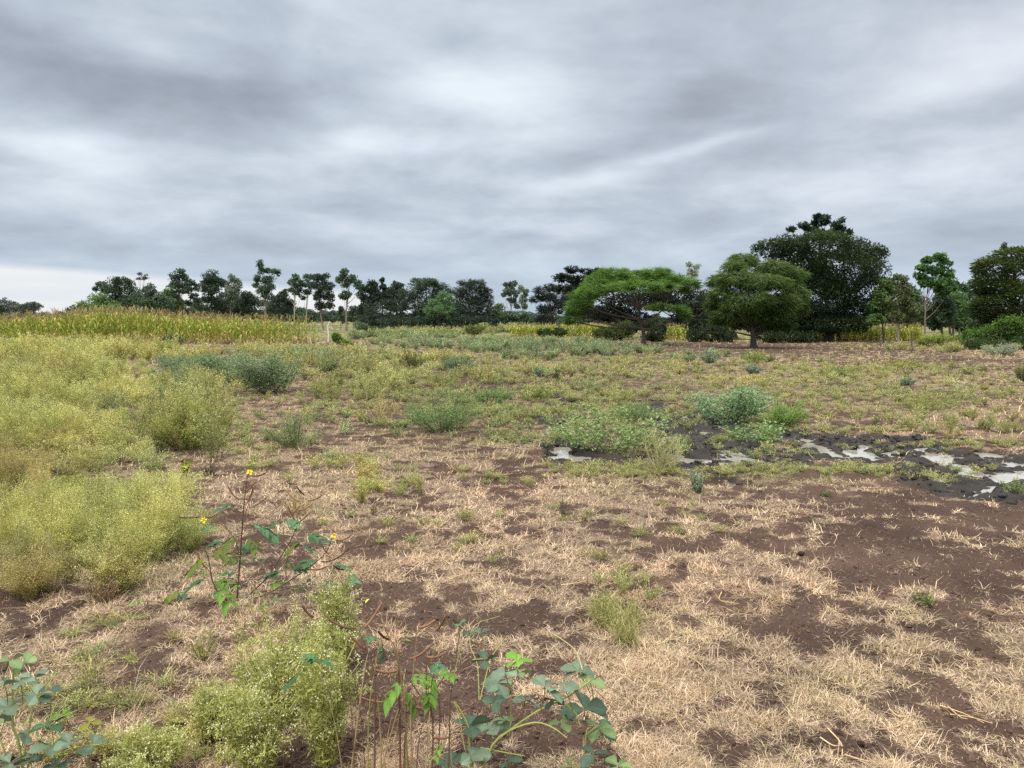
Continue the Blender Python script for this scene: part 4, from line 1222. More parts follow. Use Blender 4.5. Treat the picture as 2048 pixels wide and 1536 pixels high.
def build_bushes():
    bush('bush', 'dark green rounded bush beneath the left arm of the umbrella acacia', 58, [(1205, 668, 22, 13), (1232, 666, 18, 15), (1250, 660, 14, 18)], 2600, .2, .4, srgb(78, 92, 48))
    bush('bush', 'dark low bush beneath the blue dark fan branched acacia', 70, [(1095, 666, 22, 8), (1120, 664, 16, 8)], 1300, .22, .4, srgb(60, 76, 44))
    bush('bush', 'tall dark bush just right of the umbrella acacia trunk', 57, [(1312, 666, 18, 18), (1325, 656, 10, 20), (1300, 674, 14, 8)], 1900, .2, .4, srgb(58, 68, 46))
    bush('bush', 'dark bush between the yellow crop gap and the droopy acacia', 55, [(1390, 672, 18, 14), (1418, 668, 18, 16), (1450, 670, 22, 18)], 2300, .2, .4, srgb(56, 66, 46))
    bush('bush', 'dark bush left of the dome tree trunk', 54, [(1545, 674, 24, 14), (1590, 676, 26, 12), (1622, 676, 20, 10)], 2300, .2, .4, srgb(54, 66, 42))
    bush('bush', 'yellow green weedy bush right of the slender stems', 47, [(1850, 682, 20, 10), (1880, 680, 22, 12), (1908, 684, 20, 12)], 2300, .15, .3, srgb(120, 134, 62), tips=srgb(150, 165, 80))
    bush('bush', 'bright green leafy bush at the right edge under the large olive tree', 44, [(1945, 672, 22, 18), (1980, 668, 26, 20), (2020, 655, 30, 24), (2050, 670, 30, 24), (1965, 690, 20, 10)], 6000, .17, .4, srgb(72, 100, 46), tips=srgb(102, 134, 58))
    bush('bush', 'dark bush in the shade at the foot of the right edge tree', 42, [(1950, 690, 24, 12), (2000, 694, 30, 12), (2040, 690, 26, 16)], 2600, .17, .4, srgb(62, 80, 44))
    bush('bush', 'small rounded green bush at the foot of the white post', 49, [(672, 676, 9, 9), (682, 684, 9, 7)], 900, .16, .4, srgb(88, 112, 52))
    bush('bush', 'low leafy green bush right of the white post', 46, [(690, 686, 12, 7), (700, 692, 8, 5)], 600, .15, .4, srgb(108, 128, 58))
    bush('bush', 'pale green low tree like bush before the dark central grove', 88, [(722, 652, 16, 8), (738, 658, 14, 6)], 900, .26, .4, srgb(98, 116, 82), 'feather')
    bush('bush', 'dark thin bush alone in the clearing before the grove', 72, [(728, 656, 9, 8)], 420, .22, .3, srgb(84, 100, 70))
    bush('bush', 'olive shrub on a short stem beneath the fan shaped grove acacia', 66, [(946, 662, 14, 8), (958, 656, 12, 8), (938, 656, 10, 6)], 900, .2, .35, srgb(110, 120, 64))
    bush('bush', 'dark green shrub against the front of the maize', 44, [(345, 682, 20, 11), (332, 688, 12, 7)], 1500, .15, .45, srgb(84, 108, 62))
    bush('bush', 'tall yellow green weed clump at the left edge in front of the maize', 38, [(18, 680, 22, 24), (40, 695, 24, 14), (-20, 690, 26, 20), (15, 705, 30, 10)], 3400, .12, .3, srgb(128, 138, 52), 'feather')
    # posts
    k = 52 / F

    def post(name, label, x, y0, y1, d, r, col, bent=False):
        b = P(x, y1, d)
        b[2] = hz(b[0], b[1]) - .1
        t = P(x, y0, d)
        root = thing(name, b, label, 'post', 'posts along the field edges')
        g = Geo()
        pts = [b, b * .5 + t * .5 + (.01, 0, 0), t - (0, 0, .1), t]
        if bent:
            pts = [b, P(x + 1, y1 - 12, d), P(x - .5, y0 + 12, d), P(x + 3, y0, d)]
        cc = curve(pts, 9)
        tube(g, cc, np.linspace(r, r * .8, len(cc)), 8, col, cvar=.15)
        e = cc[-1]
        tube(g, [e, e + (.002, 0, .02)], [r * .8, r * .3], 8, col)
        g.obj('shaft', M_BARK, root)
        if bent:
            g = Geo()
            cc = curve([P(x, y0 + 14, d), P(x + 6, y0 + 11, d), P(x + 9, y0 + 15, d)], 6)
            tube(g, cc, .018, 5, col)
            g.obj('wire_stub', M_BARK, root)
    post('fence_post', 'white leaning post with a bent top at the corner of the maize', 656, 643, 682, 52, .05, srgb(216, 210, 198), True)
    post('fence_post', 'dark thin stake left of the dull olive straight stemmed tree', 1760, 655, 692, 48, .035, BARK_D)
    post('fence_post', 'dark stake right of the dull olive straight stemmed tree', 1823, 662, 691, 48, .04, BARK_D)
    post('fence_post', 'pale post standing in the yellow crop behind the dark stake', 1751, 648, 672, 64, .05, BARK_P)
    post('fence_post', 'second pale post deeper in the yellow crop', 1768, 649, 670, 66, .045, BARK_P)
    post('fence_post', 'thin grey stake in the bushes left of the bright edge bush', 1934, 650, 682, 50, .03, BARK_G)


build_bushes()


# ------------------------------------------------------------------ single shrubs and weeds in the field
def shrub(name, label, px, py, hw, h, style, col, n=None, leaf=None, tips=None, cat='shrub', group='single shrubs growing in the field', stemc=(.12, .13, .06), density=1.0):
    """px, py: foot in the photo; hw, h in photo pixels at that distance"""
    b = ground(px, py)
    d = b[1]
    k = d / F
    W, H = hw * k, h * k
    b = b - (0, 0, .02)
    root = thing(name, b, label, cat, group)
    st, fo = Geo(), Geo()
    nst = {'broad': 18, 'fine': 24, 'bare': 18 if hw > 25 else (11 if hw > 12 else 5), 'grass': 8}[style]
    if style != 'bare':
        W *= 1.12
    leaf = leaf or {'broad': max(.05, .0028 * d), 'fine': max(.022, .0022 * d), 'bare': max(.02, .002 * d), 'grass': .05}[style]
    asp = {'broad': .55, 'fine': .34, 'bare': .4, 'grass': .2}[style]
    area = 2.2 * H * W
    n = n or int(np.clip(density * (3.6 if style != 'bare' else .35) * area / (leaf * leaf * asp), 60, 9000))
    C, D = [], []
    for s in range(nst):
        a = rng.uniform(0, 6.283)
        r = math.sqrt(rng.random())
        tip = np.array([math.cos(a) * r * W, math.sin(a) * r * W, H * (1 - .35 * r ** 2) * rng.uniform(.55, 1.1)])
        foot = np.array([math.cos(a) * r * W, math.sin(a) * r * W, 0]) * .18
        pts = curve([b + foot, b + foot * .4 + tip * (.55, .55, .5), b + tip], 8)
        tube(st, pts, np.linspace(max(.006, .00035 * d) if style != 'bare' else max(.006, .0005 * d), max(.002, .0002 * d), len(pts)), 4, np.array(stemc) * rng.uniform(.8, 1.2), cvar=.2)
        if style == 'bare':
            for _ in range(4):
                i = rng.integers(2, len(pts) - 1)
                e = pts[i] + (unit(1)[0] * (1, 1, .5) + (0, 0, .7)) * H * .28
                cc = curve([pts[i], pts[i] * .5 + e * .5 + (0, 0, .01), e], 4)
                tube(st, cc, np.linspace(max(.003, .0003 * d), max(.0015, .0002 * d), len(cc)), 3, np.array(stemc) * rng.uniform(.8, 1.3))
                C.append(e)
                D.append(e - pts[i])
        m = n // nst
        f = rng.beta(2.4, 1.15, m)
        fi = f * (len(pts) - 1)
        i0 = np.minimum(fi.astype(int), len(pts) - 2)
        fr = (fi - i0)[:, None]
        c = pts[i0] * (1 - fr) + pts[i0 + 1] * fr
        spread = (.30 if style == 'broad' else .24) * W
        o = unit(m) * spread * rng.random((m, 1)) ** .5 * (1, 1, .55)
        c = c + o
        c[:, 2] = np.maximum(c[:, 2], b[2] + .03)
        dr = norm(o) * (1, 1, .4) + unit(m) * .5 + np.array([0, 0, -.15 if style == 'broad' else .25])
        cc = np.asarray(col) * rng.uniform(.7, 1.3) * rng.uniform(.75, 1.25, (m, 1))
        if tips is not None:
            q = (f[:, None] ** 2) * rng.uniform(0, 1, (m, 1))
            cc = cc * (1 - q) + np.asarray(tips) * q
        cards(fo, c, dr, leaf * rng.uniform(.6, 1.35, m), leaf * asp * rng.uniform(.7, 1.3, m), cc)
    st.obj('stem', M_STEM, root)
    fo.obj('foliage', M_LEAF, root)
    return root


CB, CBT = srgb(104, 124, 90), srgb(140, 160, 124)
CG, CGT = srgb(96, 132, 78), srgb(140, 172, 112)
CP, CPT = srgb(128, 150, 124), srgb(160, 178, 150)
CO, COT = srgb(120, 128, 66), srgb(156, 156, 84)
TAN = (.34, .26, .14)


def wisp(label, px, py, hw, h):
    """long thin arching grass blades rising from several roots"""
    b = ground(px, py)
    k = b[1] / F
    root = thing('grass_clump', b, label, 'weed', 'single shrubs growing in the field')
    g = Geo()
    n = 620
    a, r = rng.uniform(0, 6.283, n), np.sqrt(rng.random(n))
    ro = rng.integers(0, 9, n)
    rx, ry = rng.uniform(-.8, .8, 9) * hw * k, rng.uniform(-1.6, 1.6, 9) * hw * k
    x, y = b[0] + rx[ro] + np.cos(a) * r * hw * k * .3, b[1] + ry[ro] + np.sin(a) * r * hw * k * .3
    z, _ = land(x, y)
    t = rng.random((n, 1))
    blades(g, np.stack([x, y, z], 1), rng.uniform(0, 6.283, n), rng.normal(.5, .3, n), rng.uniform(.35, 1.05, n) * h * k * .62, rng.uniform(.002, .0045, n), rng.normal(.6, .3, n),
           srgb(148, 148, 88) * t + srgb(186, 176, 122) * (1 - t))
    g.obj('blade_tuft', M_STRAW, root)
    g = Geo()
    n = 900
    ro = rng.integers(0, 9, n)
    c = np.stack([b[0] + rx[ro], b[1] + ry[ro], np.full(n, b[2])], 1) + unit(n) * (hw * k * .55, hw * k * .55, 0) * rng.random((n, 1)) ** .5
    c[:, 2] += rng.random(n) ** 1.2 * h * k * .5
    cards(g, c, unit(n) + (0, 0, .3), rng.uniform(.015, .04, n), rng.uniform(.003, .006, n), srgb(138, 142, 84) * rng.uniform(.7, 1.15, (n, 1)))
    g.obj('foliage', M_WEED, root)


def build_shrubs():
    S = shrub
    S('leafy_shrub', 'largest blue green leafy shrub, standing alone before the maize', 535, 786, 66, 100, 'broad', srgb(106, 122, 88), tips=srgb(142, 160, 122), density=1.2)
    S('leafy_shrub', 'wide blue green shrub just left of the largest one', 400, 760, 62, 56, 'broad', srgb(106, 124, 82), tips=CBT)
    S('leafy_shrub', 'low dark leafy shrub between the two wide blue green ones', 468, 768, 28, 36, 'broad', srgb(96, 114, 76), tips=CBT)
    S('leafy_shrub', 'grey green weedy shrub on the pale grass left of the path of bare soil', 590, 896, 52, 74, 'fine', srgb(110, 124, 84), tips=srgb(140, 152, 108), density=.7)
    S('leafy_shrub', 'rounded fresh green shrub at the left end of the muddy patch', 882, 862, 72, 84, 'fine', srgb(102, 126, 76), tips=srgb(144, 168, 114), density=.8)
    S('leafy_shrub', 'widest light green shrub sprawling over the puddles', 1222, 905, 112, 100, 'broad', srgb(118, 138, 84), tips=srgb(160, 180, 126), density=.62)
    S('leafy_shrub', 'low fresh green shrub behind the widest sprawling one', 1270, 838, 50, 40, 'fine', srgb(104, 132, 80), tips=srgb(140, 168, 112), density=.6)
    S('leafy_shrub', 'dense blue green shrub beyond the mud, taller of its pair', 1462, 848, 74, 92, 'broad', srgb(112, 140, 96), tips=srgb(156, 182, 140), density=1.1)
    S('leafy_shrub', 'brighter green shrub touching the right side of the dense blue green one', 1562, 854, 50, 62, 'fine', srgb(108, 140, 66), tips=srgb(144, 176, 98), density=.8)
    S('leafy_shrub', 'low light green shrub at the mud edge under the bright pair', 1510, 885, 58, 50, 'broad', srgb(112, 142, 82), tips=srgb(156, 180, 124), density=.7)
    S('dry_shrub', 'dark upright twiggy shrub on the olive grass right of the largest shrub', 822, 743, 22, 44, 'fine', srgb(92, 98, 60), density=.6)
    S('leafy_shrub', 'rounded blue grey shrub where the pale grass strip begins', 920, 746, 34, 38, 'fine', srgb(96, 116, 92), tips=CBT)
    S('leafy_shrub', 'small dark green shrub right of the largest blue green shrub', 655, 742, 22, 34, 'broad', srgb(88, 112, 76), tips=CBT)
    S('leafy_shrub', 'bright green weedy shrub below the small dark green one', 668, 775, 20, 34, 'fine', srgb(108, 128, 68), tips=COT)
    S('leafy_shrub', 'olive green low shrub at the left of the mid field', 880, 770, 40, 26, 'fine', srgb(118, 132, 70), tips=COT, density=.7)
    S('leafy_shrub', 'green low shrub just above the small round puddle', 982, 806, 42, 38, 'fine', srgb(100, 126, 74), tips=CGT, density=.7)
    S('leafy_shrub', 'olive sprig clump right of the low shrub above the round puddle', 1078, 800, 28, 26, 'fine', srgb(118, 134, 74), tips=COT, density=.6)
    S('pale_shrub', 'pale grey green shrub left of the droopy acacia foot, larger of two', 1421, 726, 20, 28, 'fine', CP, tips=CPT, density=.8)
    S('pale_shrub', 'pale grey green shrub left of the droopy acacia foot, smaller of two', 1380, 724, 13, 20, 'fine', CP, tips=CPT, density=.8)
    S('leafy_shrub', 'yellow green shrub in front of the droopy acacia trunk', 1506, 726, 26, 28, 'fine', srgb(124, 142, 72), tips=srgb(160, 172, 92), density=.8)
    S('pale_shrub', 'blue grey tuft below the yellow green shrub of the droopy acacia', 1506, 748, 18, 22, 'fine', srgb(104, 124, 106), tips=CPT)
    S('leafy_shrub', 'yellow green sprig right of the droopy acacia trunk', 1538, 724, 14, 16, 'fine', srgb(128, 140, 76), density=.6)
    S('pale_shrub', 'small blue green tuft alone on the dry grass at the right', 1815, 772, 15, 22, 'fine', srgb(96, 122, 96), tips=CPT)
    S('leafy_shrub', 'olive weedy clump on the dry grass below the small blue tuft', 1842, 820, 44, 28, 'fine', srgb(116, 126, 64), tips=COT, density=.7)
    S('leafy_shrub', 'wide olive green low shrub between the droopy acacia and the blue tuft', 1682, 752, 38, 24, 'fine', srgb(118, 136, 78), tips=COT, density=.6)
    S('leafy_shrub', 'yellow sprig clump on the dry grass before the dome tree', 1800, 738, 40, 20, 'fine', srgb(138, 142, 70), tips=srgb(170, 168, 86), density=.5)
    S('pale_shrub', 'pale silvery shrub in front of the dark bush at the right edge', 2000, 710, 34, 26, 'fine', srgb(138, 150, 124), tips=srgb(176, 184, 160), density=.9)
    S('leafy_shrub', 'dark shrub cut by the right edge of the view', 2044, 762, 16, 40, 'fine', srgb(96, 108, 70), tips=COT)
    S('pale_shrub', 'small blue grey tuft in the middle of the olive field', 1080, 752, 17, 22, 'fine', srgb(104, 128, 106), tips=CPT)
    S('dry_shrub', 'small dark stemmed sprig right of the middle blue grey tuft', 1114, 762, 9, 24, 'fine', srgb(84, 92, 62), density=.5)
    S('dry_shrub', 'feathery yellow dry bush on the straw left of the middle', 730, 974, 30, 72, 'fine', srgb(176, 160, 88), tips=srgb(206, 196, 130), stemc=TAN, density=.42)
    S('dry_shrub', 'bare branching yellow twigs behind the feathery dry bush', 765, 846, 44, 78, 'bare', srgb(176, 162, 92), stemc=(.40, .33, .16))
    S('pale_shrub', 'pale blue green weed at the near edge of the mud', 1396, 986, 17, 62, 'fine', srgb(140, 164, 136), tips=srgb(176, 196, 170), density=.5)
    S('dry_shrub', 'tan bare twigs arching over the puddles beside the sprawling shrub', 1320, 945, 54, 100, 'bare', srgb(150, 150, 90), stemc=(.34, .31, .17))
    wisp('olive grassy weed clump in the near straw at the middle', 1215, 1262, 62, 130)
    S('grass_clump', 'small green tuft on the bare soil at the lower right', 1846, 1208, 26, 34, 'fine', srgb(120, 130, 76), tips=srgb(164, 164, 104), density=.6, leaf=.03, cat='weed')
    S('leafy_shrub', 'weedy plant at the right edge beside the brightest puddle', 2028, 992, 26, 46, 'fine', srgb(120, 134, 86), tips=srgb(160, 170, 120), density=.5)
    S('grass_clump', 'tiny dark green tuft below the mud at the right', 1650, 992, 12, 14, 'fine', srgb(86, 104, 56), density=.8, cat='weed')
    S('leafy_shrub', 'bright green weed patch inside the yellow mass at the left', 140, 985, 40, 44, 'fine', srgb(140, 154, 50), tips=srgb(176, 186, 80), density=.7)
    S('leafy_shrub', 'dark green low shrub inside the yellow mass at the left', 150, 860, 48, 36, 'fine', srgb(96, 112, 62), tips=CO, density=.7)
    S('leafy_shrub', 'tall green yellow weed stand in front of the blue green shrubs', 376, 900, 66, 118, 'fine', srgb(128, 140, 62), tips=srgb(178, 178, 92), density=.6)
    S('leafy_shrub', 'small yellow leaved sprig between the dead twigs', 370, 952, 12, 42, 'broad', srgb(150, 158, 60), leaf=.06, density=.4)
    S('dead_twigs', 'upright bundle of dead grey twigs right of the yellow sprig', 418, 952, 18, 44, 'bare', srgb(110, 90, 60), stemc=(.11, .08, .06), n=30, cat='twigs')
    S('dead_twigs', 'short dead twigs left of the yellow sprig', 342, 988, 14, 36, 'bare', srgb(110, 90, 60), stemc=(.13, .09, .06), n=20, cat='twigs')
    S('dead_twigs', 'single thin dead sprig on the straw in the middle', 1126, 1036, 8, 56, 'bare', srgb(120, 110, 80), stemc=(.15, .12, .08), n=20, cat='twigs')
    S('dead_twigs', 'brown twiggy weed among the yellow mass at the lower left', 205, 1205, 40, 70, 'bare', srgb(150, 124, 70), stemc=(.20, .14, .08), cat='twigs')
    S('dead_twigs', 'brown dry sprig left of the feathery dry bush', 748, 1030, 8, 36, 'bare', srgb(130, 110, 70), stemc=(.2, .14, .09), n=20, cat='twigs')
    S('dry_shrub', 'reddish brown dry weed behind the yellow mass at the left edge', 30, 985, 40, 60, 'bare', srgb(140, 108, 70), stemc=(.22, .15, .09))
    S('dry_shrub', 'dark dry weed with brown seed heads between the yellow mass and the flowering plant', 372, 1090, 34, 70, 'fine', srgb(118, 108, 60), tips=srgb(130, 128, 66), density=.5)
    S('dry_shrub', 'thin yellow sprigs on the straw right of the dead twigs', 590, 1030, 38, 66, 'bare', srgb(190, 172, 110), stemc=(.42, .34, .2))


build_shrubs()


# ------------------------------------------------------------------ plants close to the camera
def leaflet(g, p, d, L, W, col, shape='ovate', droop=.25, roll=None):
    d = norm(np.asarray(d, float))
    s = np.cross(d, (0, 0, 1.0))
    s = norm(s + 1e-6) if np.linalg.norm(s) > .05 else np.array([1., 0, 0])
    a = rng.normal(0, .35) if roll is None else roll
    u = np.cross(s, d)
    s = s * math.cos(a) + u * math.sin(a)
    u = np.cross(s, d)
    t = np.linspace(0, 1, 7)
    if shape == 'ovate':
        w = np.sin(np.pi * np.clip(t, 0, 1) ** .80) * (1 - .25 * t)
    else:
        w = np.sin(np.pi * t ** 1.55) ** .75
    w = np.maximum(w, .02) * W * .5
    mid = np.asarray(p) + d * (L * t)[:, None] * (1 - .1 * droop * t)[:, None] - np.array([0, 0, 1]) * (L * droop * t * t)[:, None]
    lf = mid - s * w[:, None] + u * (w * .30)[:, None]
    rt = mid + s * w[:, None] + u * (w * .30)[:, None]
    v = np.concatenate([lf, mid, rt])
    n = 7
    q = [(j * n + i, j * n + i + 1, (j + 1) * n + i + 1, (j + 1) * n + i) for j in range(2) for i in range(n - 1)]
    c = np.repeat(np.array([[1.0], [1.22], [1.0]]), n, 0) * np.asarray(col) * rng.uniform(.85, 1.12)
    g.add(v, q=q, col=c)


def compound(parent, p, d, R_, pairs, L, W, col, shape='ovate', stemc=(.10, .12, .05), droop=.35, label=None):
    """a feathered leaf: a stalk with leaflets in pairs"""
    g = Geo()
    d = norm(np.asarray(d, float))
    pts = curve([p, np.asarray(p) + d * R_ * .5 + (0, 0, .02 * R_), np.asarray(p) + d * R_ - (0, 0, .22 * R_)], 7)
    tube(g, pts, np.linspace(.0022, .001, len(pts)), 4, stemc)
    s = np.cross(d, (0, 0, 1.0))
    s = norm(s) if np.linalg.norm(s) > .05 else np.array([1., 0, 0])
    for k in range(pairs):
        f = .35 + .65 * (k / max(pairs - 1, 1))
        i = min(int(f * (len(pts) - 1)), len(pts) - 1)
        sz = .7 + .3 * f
        for sg in (-1, 1):
            dd = d * (.35 + .55 * f) + s * sg * rng.uniform(.7, .95) + np.array([0, 0, rng.normal(-.05, .15)])
            leaflet(g, pts[i], dd, L * sz * rng.uniform(.85, 1.1), W * sz, col, shape, droop * rng.uniform(.5, 1.3), roll=sg * rng.uniform(-.1, .35))
    o = g.obj('leaf', M_BROAD, parent)
    if label:
        o['label'] = label
    return o


def pod(parent, a, b, sag, r, col, d):
    """a long curved seed pod between two photo points"""
    A, B = P(*a, d), P(*b, d + rng.normal(0, .05))
    m = (A + B) * .5 - np.array([0, 0, 1]) * sag * d / F
    g = Geo()
    pts = curve([A, A * .5 + m * .5 + (A - B) * .02 - np.array([0, 0, 1]) * sag * .25 * d / F, m, m * .5 + B * .5 - np.array([0, 0, 1]) * sag * .25 * d / F, B], 12)
    rr = np.full(len(pts), r) * (1 + .12 * np.sin(np.arange(len(pts)) * 2.2))
    rr[0] *= .35
    rr[-1] *= .2
    tube(g, pts, rr, 6, col, cvar=.15)
    g.obj('pod', M_STEM, parent, smooth=True)


def flower(parent, p, r):
    g = Geo()
    for k in range(5):
        a = k * 2 * math.pi / 5 + rng.normal(0, .1)
        d = np.array([math.cos(a), -.45, math.sin(a) * .9 + .25])
        leaflet(g, p, d, r, r * .8, srgb(255, 224, 40), 'obovate', .1)
    tube(g, [p, np.asarray(p) + (0, -.006, .004)], [.003, .002], 5, srgb(170, 120, 20))
    g.obj('flower', M_PETAL, parent)


TEAL, TEAL2 = srgb(74, 112, 76), srgb(62, 96, 60)
OLV, LIME = srgb(84, 98, 30), srgb(104, 142, 52)
PODC, PODD = srgb(132, 94, 70), srgb(84, 60, 48)
STM, STMG, STMT = srgb(98, 74, 60), srgb(128, 126, 70), srgb(160, 140, 100)


def plant(name, label, foot, cat, group):
    b = ground(*foot)
    return thing(name, b, label, cat, group), b


def stems(root, lines, d, M=M_STEM):
    for ln in lines:
        pts, r, col = ln[0], ln[1], ln[2]
        dz = ln[3] if len(ln) > 3 else 0.0
        n = len(pts)
        w = []
        for i, (x, y) in enumerate(pts):
            dd = d + dz * i / max(n - 1, 1)
            p = P(x, y, dd)
            w.append(p)
        if len(ln) > 4 and ln[4]:
            w[0] = w[0] * (1, 1, 0) + (0, 0, hz(w[0][0], w[0][1]) - .01)
        c = curve(w, 14)
        g = Geo()
        tube(g, c, np.linspace(r * .75, r * .35, len(c)), 6, col, cvar=.15)
        g.obj('stem', M, root, smooth=True)


GF = 'plants growing close to the camera'


def build_pod_plant():
    d = 4.25
    root, b = plant('pod_plant', 'yellow flowered plant with long curved brown pods and teal leaves at the lower left', (474, 1222), 'plant', GF)
    stems(root, [
        ([(474, 1222), (479, 1134), (484, 1062), (488, 1009), (494, 958), (498, 946)], .0065, STM, 0, True),
        ([(480, 1218), (530, 1160), (570, 1100), (594, 1052), (592, 1017), (588, 998)], .0055, STM, .15, True),
        ([(482, 1222), (530, 1190), (578, 1162), (619, 1134), (652, 1105), (664, 1076)], .006, STM, -.2, True),
        ([(470, 1222), (440, 1190), (424, 1160), (418, 1121), (408, 1093), (405, 1080)], .005, STM, -.1, True),
        ([(572, 1154), (574, 1120), (594, 1091)], .003, STM, -.05),
        ([(568, 1082), (567, 1060), (570, 1046)], .003, STM, .1),
        ([(480, 1120), (470, 1080), (445, 1050), (410, 1044)], .003, STM, -.1),
        ([(500, 1240), (444, 1257), (386, 1226), (342, 1206), (284, 1203)], .0045, STM, -.1, True),
        ([(386, 1226), (356, 1185), (367, 1150)], .003, STM, -.05),
        ([(485, 1040), (500, 1000), (512, 970)], .004, PODC, 0),
        ([(478, 1090), (455, 1060), (440, 1052)], .0025, STMG, 0),
        ([(490, 1215), (560, 1210), (630, 1200), (690, 1170)], .004, STM, -.2, True),
    ], d)
    for a, e, sag, c in (((480, 999), (454, 969), 6, PODC), ((497, 1015), (534, 993), 5, PODC), ((494, 1006), (507, 974), 3, PODC), ((500, 951), (534, 944), 4, PODD),
                         ((487, 985), (512, 962), 3, PODC), ((572, 980), (600, 1003), 4, PODC), ((594, 974), (609, 990), 2, PODD), ((615, 1001), (646, 988), 4, PODC), ((596, 1021), (627, 1005), 4, PODC),
                         ((588, 1050), (617, 1027), 3, PODC), ((643, 1086), (660, 1108), 6, PODD), ((641, 1123), (700, 1094), 10, PODD), ((619, 1138), (655, 1132), 4, PODC), ((666, 1130), (690, 1139), 4, PODD),
                         ((357, 1034), (402, 1033), 2, PODD), ((412, 1034), (440, 1022), 4, PODC), ((393, 1103), (416, 1137), 8, PODC), ((672, 1080), (705, 1068), 5, PODC), ((680, 1100), (712, 1086), 6, PODC), ((576, 1012), (590, 1040), 3, PODC)):
        pod(root, a, e, sag, .0042, c, d + rng.normal(0, .06))
    L = compound
    for x, y, dx, dy, R_, pr, ln, col in (
            (498, 1048, 1, -.5, .075, 3, .062, TEAL), (512, 1056, 1, -.2, .07, 3, .060, TEAL2), (470, 1012, -1, .1, .05, 2, .045, TEAL2), (484, 1070, -.6, -.2, .08, 2, .055, OLV), (497, 1072, .4, -.3, .06, 2, .05, OLV),
            (440, 1050, -1, -.1, .05, 2, .045, TEAL), (455, 1086, -1, 0, .07, 3, .05, TEAL2), (470, 1092, .8, 0, .07, 3, .05, TEAL), (570, 1043, -1, -.2, .05, 2, .05, TEAL2), (572, 1042, 1, .1, .05, 2, .05, TEAL),
            (612, 1070, 1, 0, .07, 3, .052, TEAL2), (606, 1082, -.6, -.3, .06, 3, .045, OLV), (598, 1090, .5, -.2, .05, 2, .045, TEAL), (570, 1142, -.8, -.1, .06, 3, .055, TEAL), (580, 1140, .9, .2, .05, 2, .045, TEAL2),
            (660, 1128, .6, -.1, .06, 3, .045, TEAL), (696, 1152, .6, 0, .05, 2, .045, TEAL), (634, 1120, -.6, .2, .06, 2, .05, TEAL2), (424, 1112, .9, .2, .09, 3, .06, OLV), (412, 1112, -.5, -.4, .06, 2, .055, OLV),
            (418, 1160, -.7, -.1, .07, 3, .05, TEAL2 * .7), (428, 1164, .7, .1, .06, 3, .05, LIME * .8), (440, 1176, .4, -.3, .06, 2, .06, LIME * .8), (364, 1178, -.4, -.2, .06, 2, .05, OLV), (352, 1186, .6, 0, .05, 2, .04, TEAL),
            (300, 1206, -.2, -.8, .08, 3, .045, TEAL2 * .75), (312, 1212, .2, -.9, .07, 3, .045, LIME * .6), (296, 1202, -.8, .2, .05, 2, .04, LIME * .75), (476, 1150, -.8, .2, .05, 2, .05, TEAL), (545, 1170, .5, .4, .05, 2, .04, LIME * .8)):
        L(root, P(x, y, d + rng.normal(0, .08)), (dx, rng.normal(-.3, .3), dy), R_ * 1.3, pr + (1 if pr > 1 else 0), ln * 1.45, ln * .74, col)
    for k in range(26):
        x, y = [(478, 1130), (483, 1090), (575, 1130), (620, 1135), (600, 1180), (440, 1180), (425, 1150), (470, 1180), (540, 1195), (650, 1150), (340, 1206), (594, 1065), (660, 1180)][k % 13]
        L(root, P(x + rng.normal(0, 14), y + rng.normal(0, 10), d + rng.normal(0, .1)), (rng.normal(0, 1), rng.normal(-.2, .4), rng.normal(0, .25)), .05, 2, rng.uniform(.026, .045), .025, (TEAL, TEAL2, OLV, LIME * .7)[k % 4])
    for x, y in ((500, 944), (408, 1040), (668, 1070)):
        flower(root, P(x, y, d - .02), .020)


